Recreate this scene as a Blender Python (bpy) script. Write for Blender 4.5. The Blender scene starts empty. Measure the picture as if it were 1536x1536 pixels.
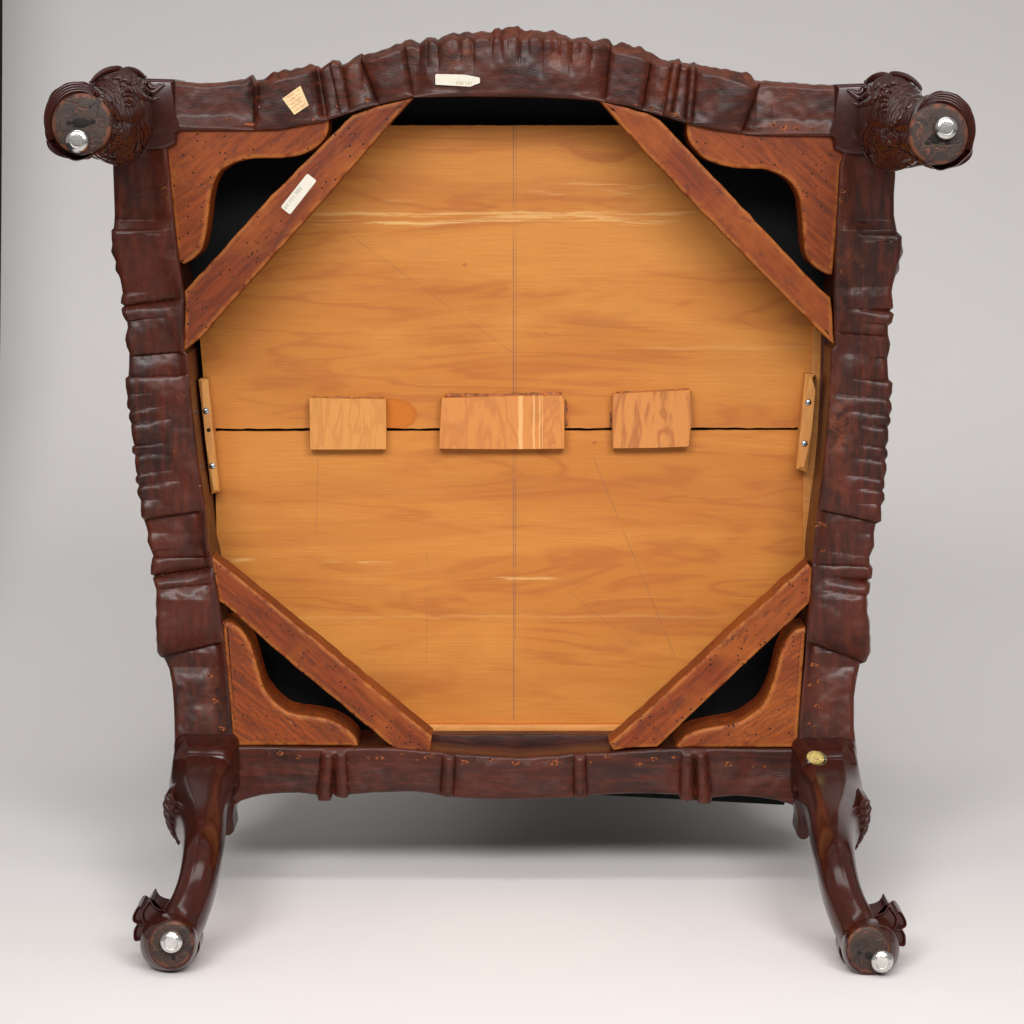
import bpy, bmesh, math, random
from mathutils import Vector, noise as mnoise
from mathutils.geometry import tessellate_polygon
random.seed(7)
SC = bpy.context.scene
COL = SC.collection

# ---------------------------------------------------------------- camera
F = 5000.0                 # focal length in photo pixels (photo is 1536 wide)
DIST = 3.0                 # camera to the plane of the rail undersides (Y = 0)
EYE = 0.672                # eye height
CX, CY = 768.0, 198.0      # foot of the view axis in the photo
cam = bpy.data.cameras.new('camera')
cam_o = bpy.data.objects.new('camera', cam); COL.objects.link(cam_o)
cam_o.location = (0, -DIST, EYE); cam_o.rotation_euler = (math.radians(90), 0, 0)
cam.sensor_width = 36.0; cam.lens = 36.0 * F / 1536.0
cam.shift_y = -(768.0 - CY) / 1536.0
cam.clip_start = 0.05; cam.clip_end = 60
SC.camera = cam_o

def P(px, py, Y=0.0):
    s = (DIST + Y) / F
    return Vector(((px - CX) * s, Y, EYE - (py - CY) * s))

# ---------------------------------------------------------------- world + lamps
w = bpy.data.worlds.new('World'); SC.world = w; w.use_nodes = True
w.node_tree.nodes['Background'].inputs[0].default_value = (1.0, 0.972, 0.948, 1)
w.node_tree.nodes['Background'].inputs[1].default_value = 0.34

def softbox(name, loc, target, sx, sy, power, spread=180, col=(1, 0.992, 0.985)):
    l = bpy.data.lights.new(name, 'AREA'); l.shape = 'RECTANGLE'
    l.size = sx; l.size_y = sy; l.energy = power; l.color = col; l.spread = math.radians(spread)
    o = bpy.data.objects.new(name, l); COL.objects.link(o)
    o.location = loc
    o.rotation_euler = (Vector(target) - Vector(loc)).to_track_quat('-Z', 'Y').to_euler()
    return o
softbox('softbox_over', (0.0, -0.50, 2.3), (0, -0.45, 0.0), 2.0, 0.5, 6.2, 130)
softbox('softbox_key', (-1.15, -2.9, 2.05), (-0.05, -0.12, 0.08), 0.9, 1.1, 6.9, 70)
softbox('softbox_fill', (1.2, -2.9, 1.95), (0.05, -0.12, 0.08), 0.9, 1.1, 7.1, 70)
softbox('softbox_front', (0.0, -3.7, 2.3), (0, -0.1, 0.15), 2.2, 0.9, 12.4, 66)
softbox('added_backdrop_lamp', (0.0, 0.9, 2.5), (0, 1.45, 0.1), 2.6, 0.8, 1.7, 110)  # added lamp, only there to brighten the upper backdrop
cy = SC.cycles
cy.max_bounces = 6; cy.diffuse_bounces = 3; cy.glossy_bounces = 3; cy.transmission_bounces = 0; cy.transparent_max_bounces = 2
cy.caustics_reflective = False; cy.caustics_refractive = False

vs = SC.view_settings
vs.view_transform = 'Standard'; vs.look = 'None'; vs.gamma = 1.0; vs.exposure = 0.0
vs.use_curve_mapping = False

# ---------------------------------------------------------------- node helper
class NT:
    def __init__(s, name):
        s.m = bpy.data.materials.new(name); s.m.use_nodes = True
        s.t = s.m.node_tree; s.b = s.t.nodes['Principled BSDF']
    def n(s, t): return s.t.nodes.new(t)
    def put(s, sock, v):
        if hasattr(v, 'is_linked') or isinstance(v, bpy.types.NodeSocket): s.t.links.new(v, sock)
        elif isinstance(v, (tuple, list)):
            v = tuple(v)
            try: sock.default_value = v if len(v) == len(sock.default_value) else v + (1,)
            except Exception: sock.default_value = v + (1,)
        else: sock.default_value = v
    def math(s, op, a, b=0.0, c=0.0, clamp=False):
        n = s.n('ShaderNodeMath'); n.operation = op; n.use_clamp = clamp
        s.put(n.inputs[0], a); s.put(n.inputs[1], b); s.put(n.inputs[2], c); return n.outputs[0]
    def obj(s): return s.n('ShaderNodeTexCoord').outputs['Object']
    def sep(s, v):
        n = s.n('ShaderNodeSeparateXYZ'); s.put(n.inputs[0], v); return n.outputs
    def comb(s, x, y, z=0.0):
        n = s.n('ShaderNodeCombineXYZ'); s.put(n.inputs[0], x); s.put(n.inputs[1], y); s.put(n.inputs[2], z); return n.outputs[0]
    def mapp(s, v, scale=(1, 1, 1), rot=(0, 0, 0), loc=(0, 0, 0)):
        n = s.n('ShaderNodeMapping'); s.put(n.inputs[0], v)
        n.inputs['Scale'].default_value = scale; n.inputs['Rotation'].default_value = rot; n.inputs['Location'].default_value = loc
        return n.outputs[0]
    def noise(s, v, scale=5, detail=4, rough=0.55, dist=0.0):
        n = s.n('ShaderNodeTexNoise'); s.put(n.inputs['Vector'], v)
        n.inputs['Scale'].default_value = scale; n.inputs['Detail'].default_value = detail
        n.inputs['Roughness'].default_value = rough; n.inputs['Distortion'].default_value = dist
        return n.outputs[0]
    def vor(s, v, scale, feature='F1', out='Distance', rnd=1.0, smooth=None):
        n = s.n('ShaderNodeTexVoronoi'); n.feature = feature; s.put(n.inputs['Vector'], v)
        n.inputs['Scale'].default_value = scale; n.inputs['Randomness'].default_value = rnd
        if out == 'both': return n.outputs['Distance'], n.outputs['Color']
        return n.outputs[out]
    def step(s, v, a, b):     # smooth 0..1 between a and b (a may exceed b)
        n = s.n('ShaderNodeMapRange'); n.interpolation_type = 'SMOOTHSTEP'
        if a <= b: n.inputs[1].default_value = a; n.inputs[2].default_value = b
        else: n.inputs[1].default_value = b; n.inputs[2].default_value = a; n.inputs[3].default_value = 1; n.inputs[4].default_value = 0
        s.put(n.inputs[0], v); return n.outputs[0]
    def mix(s, f, a, b, mode='MIX'):
        n = s.n('ShaderNodeMix'); n.data_type = 'RGBA'; n.blend_type = mode
        s.put(n.inputs[0], f); s.put(n.inputs[6], a); s.put(n.inputs[7], b); return n.outputs[2]
    def attr(s, name):
        n = s.n('ShaderNodeAttribute'); n.attribute_name = name; return n.outputs['Fac']
    def bump(s, h, strength, dist=0.002, normal=None):
        n = s.n('ShaderNodeBump'); n.inputs['Strength'].default_value = strength; n.inputs['Distance'].default_value = dist
        s.put(n.inputs['Height'], h)
        if normal is not None: s.put(n.inputs['Normal'], normal)
        return n.outputs[0]
    def done(s, col, rough=0.5, normal=None, coat=0.0, coat_r=0.2, spec=0.5, metal=0.0):
        s.put(s.b.inputs['Base Color'], col); s.put(s.b.inputs['Roughness'], rough)
        s.put(s.b.inputs['Metallic'], metal); s.put(s.b.inputs['Specular IOR Level'], spec)
        s.put(s.b.inputs['Coat Weight'], coat); s.put(s.b.inputs['Coat Roughness'], coat_r)
        if normal is not None: s.put(s.b.inputs['Normal'], normal)
        return s.m

def mat_mahogany(name, gloss, chisel, grain='x', dark=1.0, dull=0.0):
    k = NT(name); o = k.obj()
    sc = {'x': (5, 34, 34), 'z': (34, 34, 5), 'y': (34, 5, 34)}[grain]
    big = k.noise(o, 11, 4, 0.65, 0.3)
    streak = k.noise(k.mapp(o, sc), 5, 4, 0.65, 0.4)
    fine = k.noise(k.mapp(o, tuple(v * 5 for v in sc)), 7, 2, 0.6)
    D = lambda c: tuple(v * dark for v in c)
    col = k.mix(k.step(big, 0.36, 0.64), D((0.0210, 0.0062, 0.0042)), D((0.062, 0.0112, 0.0052)))
    col = k.mix(k.math('MULTIPLY', k.step(streak, 0.40, 0.72), 0.65), col, D((0.105, 0.0190, 0.0075)))
    col = k.mix(k.math('MULTIPLY', k.step(fine, 0.52, 0.72), 0.40), col, D((0.013, 0.0050, 0.0040)))
    if gloss: col = k.mix(0.5, col, D((0.058, 0.0098, 0.0062)))
    # bare wood where tacks were pulled along the inner edge, and rubbed arrises with painted red lip highlights
    wear = k.attr('wear'); rub = k.attr('rub')
    spot = k.noise(o, 85, 4, 0.7, 0.8)
    tear = k.math('MULTIPLY', k.step(k.math('MULTIPLY_ADD', wear, 0.16, spot), 0.79, 0.86), k.step(wear, 0.2, 0.7))
    col = k.mix(k.math('MULTIPLY', tear, 0.85), col, (0.22, 0.062, 0.022))
    col = k.mix(k.math('MULTIPLY', k.math('MULTIPLY', rub, k.step(spot, 0.34, 0.66)), 0.60), col, (0.210, 0.050, 0.0170))
    pin, pc = k.vor(o, 62, 'F1', 'both')
    hole = k.math('MULTIPLY', k.step(pin, 0.085, 0.06), k.step(k.sep(pc)[0], 0.90, 0.91))
    col = k.mix(hole, col, (0.004, 0.003, 0.003))
    # relief: shallow tool facets, pores, knocks
    fac = k.vor(k.mapp(o, (1, 1, 1)), 60, 'F1')
    h = k.math('MULTIPLY', fac, chisel)
    h = k.math('MULTIPLY_ADD', k.noise(o, 20, 2, 0.5, 0.4), 0.26 if not gloss else 0.15, h)
    h = k.math('MULTIPLY_ADD', fine, 0.16 if not gloss else 0.03, h)
    h = k.math('SUBTRACT', h, k.math('MULTIPLY', k.math('ADD', tear, hole, clamp=True), 0.25))
    nrm = k.bump(h, 0.5, 0.0032)
    rr = k.math('MULTIPLY_ADD', k.noise(o, 34, 4, 0.65), 0.30 if not gloss else 0.16, 0.25 if not gloss else 0.10 + 0.05 * dull)
    rr = k.math('MULTIPLY_ADD', tear, 0.3, rr)
    return k.done(col, rr, nrm, coat=(0.15 + 0.05 * dull) if gloss else 0.10, coat_r=0.08 if gloss else 0.13, spec=0.30 if gloss else 0.24)

def mat_secondary(name, ang, base, dark, stripe=0.0, holes=0.5, seed=0.0):
    """old stained beech or oak: grain at an angle in the XZ plane, worm holes, rubbed orange edges"""
    k = NT(name); o = k.mapp(k.obj(), (1, 1, 1), (0, 0, 0), (seed, seed, seed))
    r = k.mapp(o, (1, 1, 1), (0, math.radians(ang), 0))
    g = k.noise(k.mapp(r, (6, 30, 60)), 4, 4, 0.6, 0.5)
    f = k.noise(k.mapp(r, (22, 120, 380)), 4, 3, 0.65, 0.2)
    big = k.noise(o, 13, 4, 0.6, 0.5)
    col = k.mix(k.step(g, 0.30, 0.72), dark, base)
    col = k.mix(k.math('MULTIPLY', k.step(big, 0.46, 0.74), 0.60), col, (0.355, 0.092, 0.0110))
    col = k.mix(k.math('MULTIPLY', k.step(f, 0.48, 0.72), 0.45), col, tuple(v * 0.8 for v in dark))
    blot = k.noise(k.mapp(r, (16, 40, 44)), 3.0, 5, 0.7, 0.8)
    col = k.mix(k.math('MULTIPLY', k.step(blot, 0.54, 0.66), 0.62), col, (0.070, 0.018, 0.011))
    if stripe:
        wv = k.n('ShaderNodeTexWave'); wv.bands_direction = 'Z'
        k.put(wv.inputs['Vector'], r); wv.inputs['Scale'].default_value = 62; wv.inputs['Distortion'].default_value = 7.0
        wv.inputs['Detail'].default_value = 3; wv.inputs['Detail Scale'].default_value = 1.6
        col = k.mix(k.math('MULTIPLY', k.step(wv.outputs[1], 0.45, 0.95), stripe), col, (0.090, 0.024, 0.010))
    spot = k.noise(o, 75, 4, 0.7)
    col = k.mix(k.math('MULTIPLY', k.math('MULTIPLY', k.attr('rub'), k.step(spot, 0.36, 0.56)), 0.62), col, (0.42, 0.140, 0.028))
    col = k.mix(k.math('MULTIPLY', k.step(f, 0.33, 0.26), 0.5), col, (0.36, 0.115, 0.028))
    gouge = k.noise(k.mapp(r, (9, 30, 26)), 6.5, 5, 0.75, 1.5)
    gm = k.step(gouge, 0.655, 0.69)
    col = k.mix(k.math('MULTIPLY', gm, 0.7), col, (0.40, 0.150, 0.035))
    pin, pc = k.vor(o, 240, 'F1', 'both')
    dens = k.math('MULTIPLY_ADD', k.noise(o, 26, 1), 0.9, k.sep(pc)[0])
    hole = k.math('MULTIPLY', k.step(pin, 0.24, 0.17), k.step(dens, 0.79 + holes, 0.81 + holes))
    col = k.mix(hole, col, (0.005, 0.003, 0.002))
    h = k.math('MULTIPLY_ADD', g, 0.35, k.math('MULTIPLY', f, 0.22))
    h = k.math('MULTIPLY_ADD', k.noise(o, 38, 3, 0.6), 0.55, h)
    h = k.math('SUBTRACT', h, k.math('MULTIPLY', k.math('ADD', hole, gm, clamp=True), 0.5))
    return k.done(col, k.math('MULTIPLY_ADD', big, 0.25, 0.36), k.bump(h, 0.45, 0.0018), coat=0.0, coat_r=0.35, spec=0.2)

def mat_pine_board():
    k = NT('pine_board'); o = k.obj(); X, Yc, Z = k.sep(o)
    s = (DIST + 0.085) / F
    px = k.math('ADD', k.math('DIVIDE', X, s), CX)
    py = k.math('ADD', k.math('DIVIDE', k.math('SUBTRACT', EYE, Z), s), CY)
    lin = lambda v, a, b=0.0: k.math('MULTIPLY_ADD', v, a, b)
    v1 = k.comb(lin(px, 0.0016), lin(py, 0.0085))
    v2 = k.comb(lin(px, 0.0022), lin(py, 0.013, 7.0))
    v3 = k.comb(lin(px, 0.010), lin(py, 0.55, 3.0))
    v4 = k.comb(lin(px, 0.03), lin(py, 1.2))
    a = k.noise(v1, 1, 4, 0.55, 0.9)
    b = k.noise(v2, 1, 3, 0.5, 1.1)
    c = k.noise(v3, 1, 4, 0.6, 0.3)
    d = k.noise(v4, 1, 2, 0.6)
    col = k.mix(k.step(a, 0.32, 0.70), (0.455, 0.155, 0.0215), (0.545, 0.214, 0.0370))
    fig = k.math('PINGPONG', k.math('MULTIPLY_ADD', c, 0.10, k.math('MULTIPLY', b, 5.5)), 0.5)
    figm = k.math('MULTIPLY', k.step(fig, 0.20, 0.50), k.step(a, 0.62, 0.40))
    col = k.mix(k.math('MULTIPLY', figm, 0.60), col, (0.360, 0.100, 0.0175))
    band = k.noise(k.comb(lin(px, 0.0010, 4), lin(py, 0.020)), 1, 3, 0.5, 0.4)
    col = k.mix(k.math('MULTIPLY', k.step(band, 0.48, 0.72), 0.38), col, (0.385, 0.115, 0.021))
    # a flame of crown figure at the top right
    ex = k.math('DIVIDE', k.math('SUBTRACT', px, 905.0), 62.0); ey = k.math('DIVIDE', k.math('SUBTRACT', py, 213.0), 34.0)
    er = k.math('ADD', k.math('SQRT', k.math('ADD', k.math('MULTIPLY', ex, ex), k.math('MULTIPLY', ey, ey))), lin(b, 1.2, -0.6))
    ring = k.math('MULTIPLY', k.step(er, 0.35, 0.90), k.step(er, 1.10, 0.98))
    ring = k.math('MULTIPLY', ring, k.step(ey, -0.35, 0.5))
    col = k.mix(k.math('MULTIPLY', ring, 0.60), col, (0.345, 0.095, 0.018))
    col = k.mix(k.math('MULTIPLY', k.step(c, 0.50, 0.70), 0.45), col, (0.42, 0.130, 0.026))
    col = k.mix(k.math('MULTIPLY', k.step(c, 0.45, 0.28), 0.18), col, (0.70, 0.33, 0.095))
    col = k.mix(k.math('MULTIPLY', k.step(d, 0.54, 0.72), 0.32), col, (0.36, 0.11, 0.022))
    # brownish handling stains
    st = k.noise(k.comb(lin(px, 0.006, 20), lin(py, 0.010)), 1, 5, 0.65)
    col = k.mix(k.math('MULTIPLY', k.step(st, 0.55, 0.72), 0.35), col, (0.36, 0.125, 0.032))
    # pale scraped streaks
    sn = k.noise(k.comb(lin(px, 0.010), lin(py, 0.22, 11)), 1, 4, 0.6, 0.6)
    wobn = k.math('ADD', py, lin(k.noise(k.comb(lin(px, 0.012), lin(py, 0.004)), 1, 2), 14.0, -7.0))
    def streak(x0, x1, y0, y1, th, col, amt=0.9, soft=40):
        m = k.math('MULTIPLY', k.step(px, x0 - soft, x0 + soft), k.step(px, x1 + soft, x1 - soft))
        wob = wobn
        m = k.math('MULTIPLY', m, k.math('MULTIPLY', k.step(wob, y0 - 3, y0 + 3), k.step(wob, y1 + 3, y1 - 3)))
        m = k.math('MULTIPLY', m, k.step(sn, th - 0.06, th + 0.06))
        return k.mix(k.math('MULTIPLY', m, amt), col, (0.80, 0.52, 0.21))
    col = streak(470, 1060, 319, 322.5, 0.46, col, 0.55)
    col = streak(450, 1000, 331, 336, 0.50, col, 0.60)
    col = streak(730, 930, 323, 330, 0.52, col, 0.45)
    col = streak(480, 600, 299, 302, 0.50, col, 0.35)
    col = streak(830, 1010, 277, 280, 0.48, col, 0.50)
    col = streak(810, 930, 286, 292, 0.50, col, 0.45)
    col = streak(745, 830, 867.5, 870, 0.44, col, 0.65, 15)
    col = streak(350, 375, 838, 841.5, 0.44, col, 0.65, 12)
    col = streak(490, 585, 841, 844, 0.52, col, 0.55, 15)
    col = streak(960, 1215, 520, 522.5, 0.45, col, 0.22)
    col = streak(440, 1100, 924, 926, 0.40, col, 0.22)
    # glue stain beside the first cleat
    gx = k.math('DIVIDE', k.math('SUBTRACT', px, 585.0), 41.0); gy = k.math('DIVIDE', k.math('SUBTRACT', py, 622.0), 25.0)
    gr = k.math('ADD', k.math('MULTIPLY', gx, gx), k.math('MULTIPLY', gy, gy))
    gm = k.math('MULTIPLY', k.step(k.math('ADD', gr, lin(sn, 0.4, -0.2)), 1.05, 0.92), k.step(py, 645, 642))
    edge_ = k.math('MULTIPLY', gm, k.step(gr, 0.6, 1.0))
    col = k.mix(k.math('MULTIPLY', gm, 0.95), col, (0.46, 0.125, 0.006))
    col = k.mix(k.math('MULTIPLY', edge_, 0.5), col, (0.36, 0.085, 0.005))
    # pencil lines
    pn = k.noise(k.comb(lin(px, 0.02), lin(py, 0.02)), 1, 3)
    def pencil(x0, y0, x1, y1, wd, amt, col):
        L = math.hypot(x1 - x0, y1 - y0); ux, uy = (x1 - x0) / L, (y1 - y0) / L
        dx = k.math('SUBTRACT', px, float(x0)); dy = k.math('SUBTRACT', py, float(y0))
        al = k.math('ADD', k.math('MULTIPLY', dx, ux), k.math('MULTIPLY', dy, uy))
        ac = k.math('ABSOLUTE', k.math('SUBTRACT', k.math('MULTIPLY', dx, uy), k.math('MULTIPLY', dy, ux)))
        m = k.math('MULTIPLY', k.step(ac, wd, wd * 0.4), k.math('MULTIPLY', k.step(al, -1, 1), k.step(al, L + 1, L - 1)))
        m = k.math('MULTIPLY', m, k.step(pn, 0.25, 0.5))
        return k.mix(k.math('MULTIPLY', m, amt), col, (0.13, 0.075, 0.06))
    col = pencil(770, 188, 770.5, 1080, 1.0, 0.75, col)
    col = pencil(774.5, 188, 774, 590, 0.9, 0.40, col)
    col = pencil(774, 660, 773, 960, 0.9, 0.55, col)
    col = pencil(515, 345, 770, 530, 0.9, 0.38, col)
    col = pencil(890, 686, 1013, 986, 0.9, 0.45, col)
    col = pencil(854, 888, 950, 966, 0.8, 0.35, col)
    col = pencil(477, 690, 474, 800, 0.8, 0.40, col)
    col = pencil(640, 830, 640, 1010, 0.8, 0.25, col)
    col = pencil(555, 258, 585, 280, 0.9, 0.45, col)
    col = pencil(1085, 940, 1098, 990, 1.6, 0.35, col)
    # end of each: tiny dents
    dv, dc = k.vor(k.comb(lin(px, 0.02), lin(py, 0.03)), 1, 'F1', 'both')
    dent = k.math('MULTIPLY', k.step(dv, 0.10, 0.05), k.step(k.sep(dc)[1], 0.90, 0.91))
    col = k.mix(k.math('MULTIPLY', dent, 0.6), col, (0.28, 0.08, 0.02))
    nrm = k.bump(k.math('MULTIPLY_ADD', d, 0.5, c), 0.15, 0.0010)
    return k.done(col, k.math('ADD', 0.40, k.math('MULTIPLY', c, 0.2)), nrm, coat=0.0, coat_r=0.4, spec=0.26)

def mat_pine(name, rot, base, dark, figure=0.6, pale=0.0, fs=1.0):
    k = NT(name); o = k.obj()
    r = k.mapp(o, (1, 1, 1), (0, math.radians(rot), 0))
    g = k.noise(k.mapp(r, (7 * fs, 20, 34 * fs)), 1.6, 2, 0.5, 1.4)
    fig = k.math('PINGPONG', k.math('MULTIPLY', g, 3.2), 0.5)
    f = k.noise(k.mapp(r, (30, 200, 500)), 4, 3, 0.65)
    col = k.mix(k.math('MULTIPLY', k.step(fig, 0.15, 0.48), figure), base, dark)
    col = k.mix(k.math('MULTIPLY', k.step(f, 0.46, 0.72), 0.40), col, dark)
    if pale:
        X = k.math('DIVIDE', k.sep(o)[0], (DIST + 0.073) / F)        # streaks run down the block a little off its middle
        wob = k.math('MULTIPLY_ADD', k.noise(o, 40, 3), 5.0, X)
        for c0, wd, am in ((13.0, 4.5, 0.9), (33.0, 2.0, 0.8), (41.0, 1.3, 0.75), (45.0, 1.0, 0.5)):
            m = k.step(k.math('ABSOLUTE', k.math('SUBTRACT', wob, c0 + 2.5)), wd, wd * 0.5)
            col = k.mix(k.math('MULTIPLY', m, am * pale * 0.75), col, (0.80, 0.50, 0.20))
    sp = k.noise(o, 90, 4, 0.7)
    col = k.mix(k.math('MULTIPLY', k.step(sp, 0.66, 0.74), 0.5), col, (0.20, 0.07, 0.02))
    h = k.math('MULTIPLY_ADD', f, 0.5, sp)
    return k.done(col, 0.48, k.bump(h, 0.22, 0.001), spec=0.4)

def mat_pad(name, tone):
    k = NT(name); o = k.obj()
    n1 = k.noise(o, 70, 5, 0.7, 0.6)
    col = k.mix(k.step(n1, 0.35, 0.65), (0.020, 0.0115, 0.0088), (0.042, 0.0215, 0.0150))
    wob = k.math('MULTIPLY', k.noise(o, 120, 3), 0.012)
    vv = k.n('ShaderNodeVectorMath'); vv.operation = 'ADD'; k.put(vv.inputs[0], o); k.put(vv.inputs[1], k.comb(wob, wob, wob))
    e = k.vor(vv.outputs[0], 85, 'DISTANCE_TO_EDGE')
    crack = k.math('MULTIPLY', k.step(e, 0.05, 0.0), k.step(k.noise(o, 60, 3), 0.45, 0.58))
    patch = k.step(k.noise(o, 95, 5, 0.7, 1.0), 0.60, 0.68)
    rub = k.attr('rub')
    rim = k.math('MULTIPLY', rub, k.step(k.noise(o, 110, 4, 0.7), 0.42, 0.58))
    m = k.math('MAXIMUM', k.math('MAXIMUM', k.math('MULTIPLY', crack, 0.5), k.math('MULTIPLY', patch, tone)), k.math('MULTIPLY', rim, 0.8))
    col = k.mix(m, col, (0.19, 0.056, 0.024))
    nrm = k.bump(n1, 0.5, 0.0015)
    nrm = k.bump(k.step(e, 0.0, 0.06), 0.4, 0.001, nrm)
    return k.done(col, 0.55, nrm, spec=0.35)

def mat_plain(name, col, rough=0.5, metal=0.0, bump=0.0, bscale=200, var=0.0, spec=0.5):
    k = NT(name); o = k.obj(); c = col; nrm = None
    if var: c = k.mix(k.step(k.noise(o, bscale * 0.5, 4, 0.65), 0.35, 0.68), tuple(v * (1 - var) for v in col), tuple(min(1, v * (1 + var)) for v in col))
    if bump: nrm = k.bump(k.noise(o, bscale, 3, 0.6), bump, 0.001)
    return k.done(c, rough, nrm, metal=metal, spec=spec)

def mat_fabric(name, col):
    k = NT(name); o = k.obj()
    wv = k.noise(o, 900, 2, 0.6)
    c = k.mix(k.step(wv, 0.4, 0.7), tuple(v * 0.7 for v in col), tuple(v * 1.5 for v in col))
    fl = k.vor(o, 420, 'F1'); fc = k.vor(o, 420, 'F1', 'Color')
    c = k.mix(k.math('MULTIPLY', k.step(fl, 0.22, 0.12), k.step(k.sep(fc)[0], 0.72, 0.74)), c, (0.055, 0.075, 0.06))
    return k.done(c, 0.9, k.bump(wv, 0.4, 0.001), spec=0.15)

def mat_backdrop():
    k = NT('seamless_paper'); o = k.obj()
    n = k.noise(o, 1.1, 3, 0.5)
    col = k.mix(k.step(n, 0.35, 0.65), (0.750, 0.722, 0.708), (0.775, 0.748, 0.735))
    sp, sc_ = k.vor(o, 9, 'F1', 'both')
    spot = k.math('MULTIPLY', k.step(sp, 0.018, 0.010), k.step(k.sep(sc_)[0], 0.72, 0.73))
    col = k.mix(k.math('MULTIPLY', spot, 0.35), col, (0.35, 0.33, 0.32))
    cr = k.vor(k.mapp(o, (1.0, 0.35, 1.0), (0, 0, 0.5)), 1.7, 'DISTANCE_TO_EDGE')
    hh = k.math('MULTIPLY_ADD', k.step(cr, 0.0, 0.01), 0.05, k.noise(o, 3.2, 3))
    nrm = k.bump(hh, 0.10, 0.02)
    return k.done(col, 0.62, nrm, spec=0.25)

M = {
    'rail_x': mat_mahogany('mahogany_rail_cross', False, 0.30, 'x'),
    'rail_z': mat_mahogany('mahogany_rail_side', False, 0.30, 'z'),
    'leg': mat_mahogany('mahogany_polished', True, 0.06, 'y', 0.66),
    'carve': mat_mahogany('mahogany_carved', True, 0.10, 'y', 0.68, 1.0),
    'board': mat_pine_board(),
    'cleat_a': mat_pine('pine_cleat', 90, (0.585, 0.245, 0.052), (0.43, 0.155, 0.030), 0.45, 0.0),
    'cleat_b': mat_pine('pine_cleat_streaked', 90, (0.56, 0.205, 0.042), (0.40, 0.125, 0.026), 0.55, 0.75),
    'cleat_c': mat_pine('pine_cleat_figured', 86, (0.545, 0.205, 0.043), (0.34, 0.100, 0.022), 0.80, 0.0),
    'batten': mat_pine('pine_batten', 83, (0.63, 0.285, 0.073), (0.50, 0.195, 0.043), 0.7, 0.0),
    'strip': mat_pine('pine_strip', 0, (0.60, 0.25, 0.060), (0.46, 0.165, 0.036), 0.5, 0.0),
    'glue': mat_plain('dried_glue', (0.33, 0.10, 0.022), 0.4, 0, 0.5, 300, 0.5),
    'black': mat_plain('black_dust_cloth', (0.006, 0.006, 0.007), 0.85, 0, 0.2, 700, 0.2, 0.2),
    'fabric': mat_fabric('black_upholstery', (0.010, 0.013, 0.012)),
    'nickel': mat_plain('polished_nickel', (0.66, 0.645, 0.62), 0.20, 1.0, 0.12, 420, 0.10),
    'steel': mat_plain('zinc_screw', (0.55, 0.57, 0.60), 0.28, 1.0, 0.2, 900, 0.1),
    'slot': mat_plain('dark_hole', (0.006, 0.004, 0.003), 0.9),
    'paper': mat_plain('cream_paper', (0.64, 0.60, 0.50), 0.7, 0, 0.15, 300, 0.03, 0.25),
    'paper_old': mat_plain('yellowed_paper', (0.70, 0.52, 0.285), 0.75, 0, 0.2, 250, 0.10, 0.25),
    'ink': mat_plain('grey_ink', (0.33, 0.30, 0.25), 0.7),
    'ink_brown': mat_plain('brown_ink', (0.40, 0.30, 0.16), 0.7),
    'ink_red': mat_plain('faded_red_ink', (0.62, 0.24, 0.10), 0.7),
    'gold': mat_plain('gold_foil', (0.50, 0.36, 0.105), 0.50, 0.2, 0.1, 600, 0.08),
    'sticker_black': mat_plain('black_print', (0.010, 0.009, 0.010), 0.4),
    'pad': mat_pad('worn_end_grain', 0.55), 'pad_dark': mat_pad('dark_end_grain', 0.12),
    'tear': mat_plain('torn_wood', (0.225, 0.062, 0.020), 0.75, 0, 0.6, 500, 0.5, 0.2),
    'backdrop': mat_backdrop(),
    'dark_wall': mat_plain('dark_studio_wall', (0.035, 0.040, 0.045), 0.8, 0, 0.1, 40, 0.2),
}

# ---------------------------------------------------------------- mesh helpers
def new_obj(name, verts, faces, mat, parent=None, smooth=True, sharp=None, attrs=None, label=None):
    me = bpy.data.meshes.new(name)
    me.from_pydata([tuple(v) for v in verts], [], faces)
    me.polygons.foreach_set('use_smooth', [smooth] * len(me.polygons))
    if attrs:
        for an, vals in attrs.items():
            a = me.attributes.new(an, 'FLOAT', 'POINT'); a.data.foreach_set('value', vals)
    me.materials.append(M[mat] if isinstance(mat, str) else mat)
    me.validate(); me.update()
    if smooth and sharp: me.set_sharp_from_angle(angle=math.radians(sharp))
    o = bpy.data.objects.new(name, me); COL.objects.link(o)
    if parent is not None: o.parent = parent
    if label: o['label'] = label
    return o

def from_bm(name, bm, mat, parent=None, smooth=True, sharp=35, label=None):
    me = bpy.data.meshes.new(name)
    bmesh.ops.recalc_face_normals(bm, faces=bm.faces)
    bm.to_mesh(me); bm.free()
    me.polygons.foreach_set('use_smooth', [smooth] * len(me.polygons))
    me.materials.append(M[mat] if isinstance(mat, str) else mat)
    if smooth: me.set_sharp_from_angle(angle=math.radians(sharp))
    o = bpy.data.objects.new(name, me); COL.objects.link(o)
    if parent is not None: o.parent = parent
    if label: o['label'] = label
    return o

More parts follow.
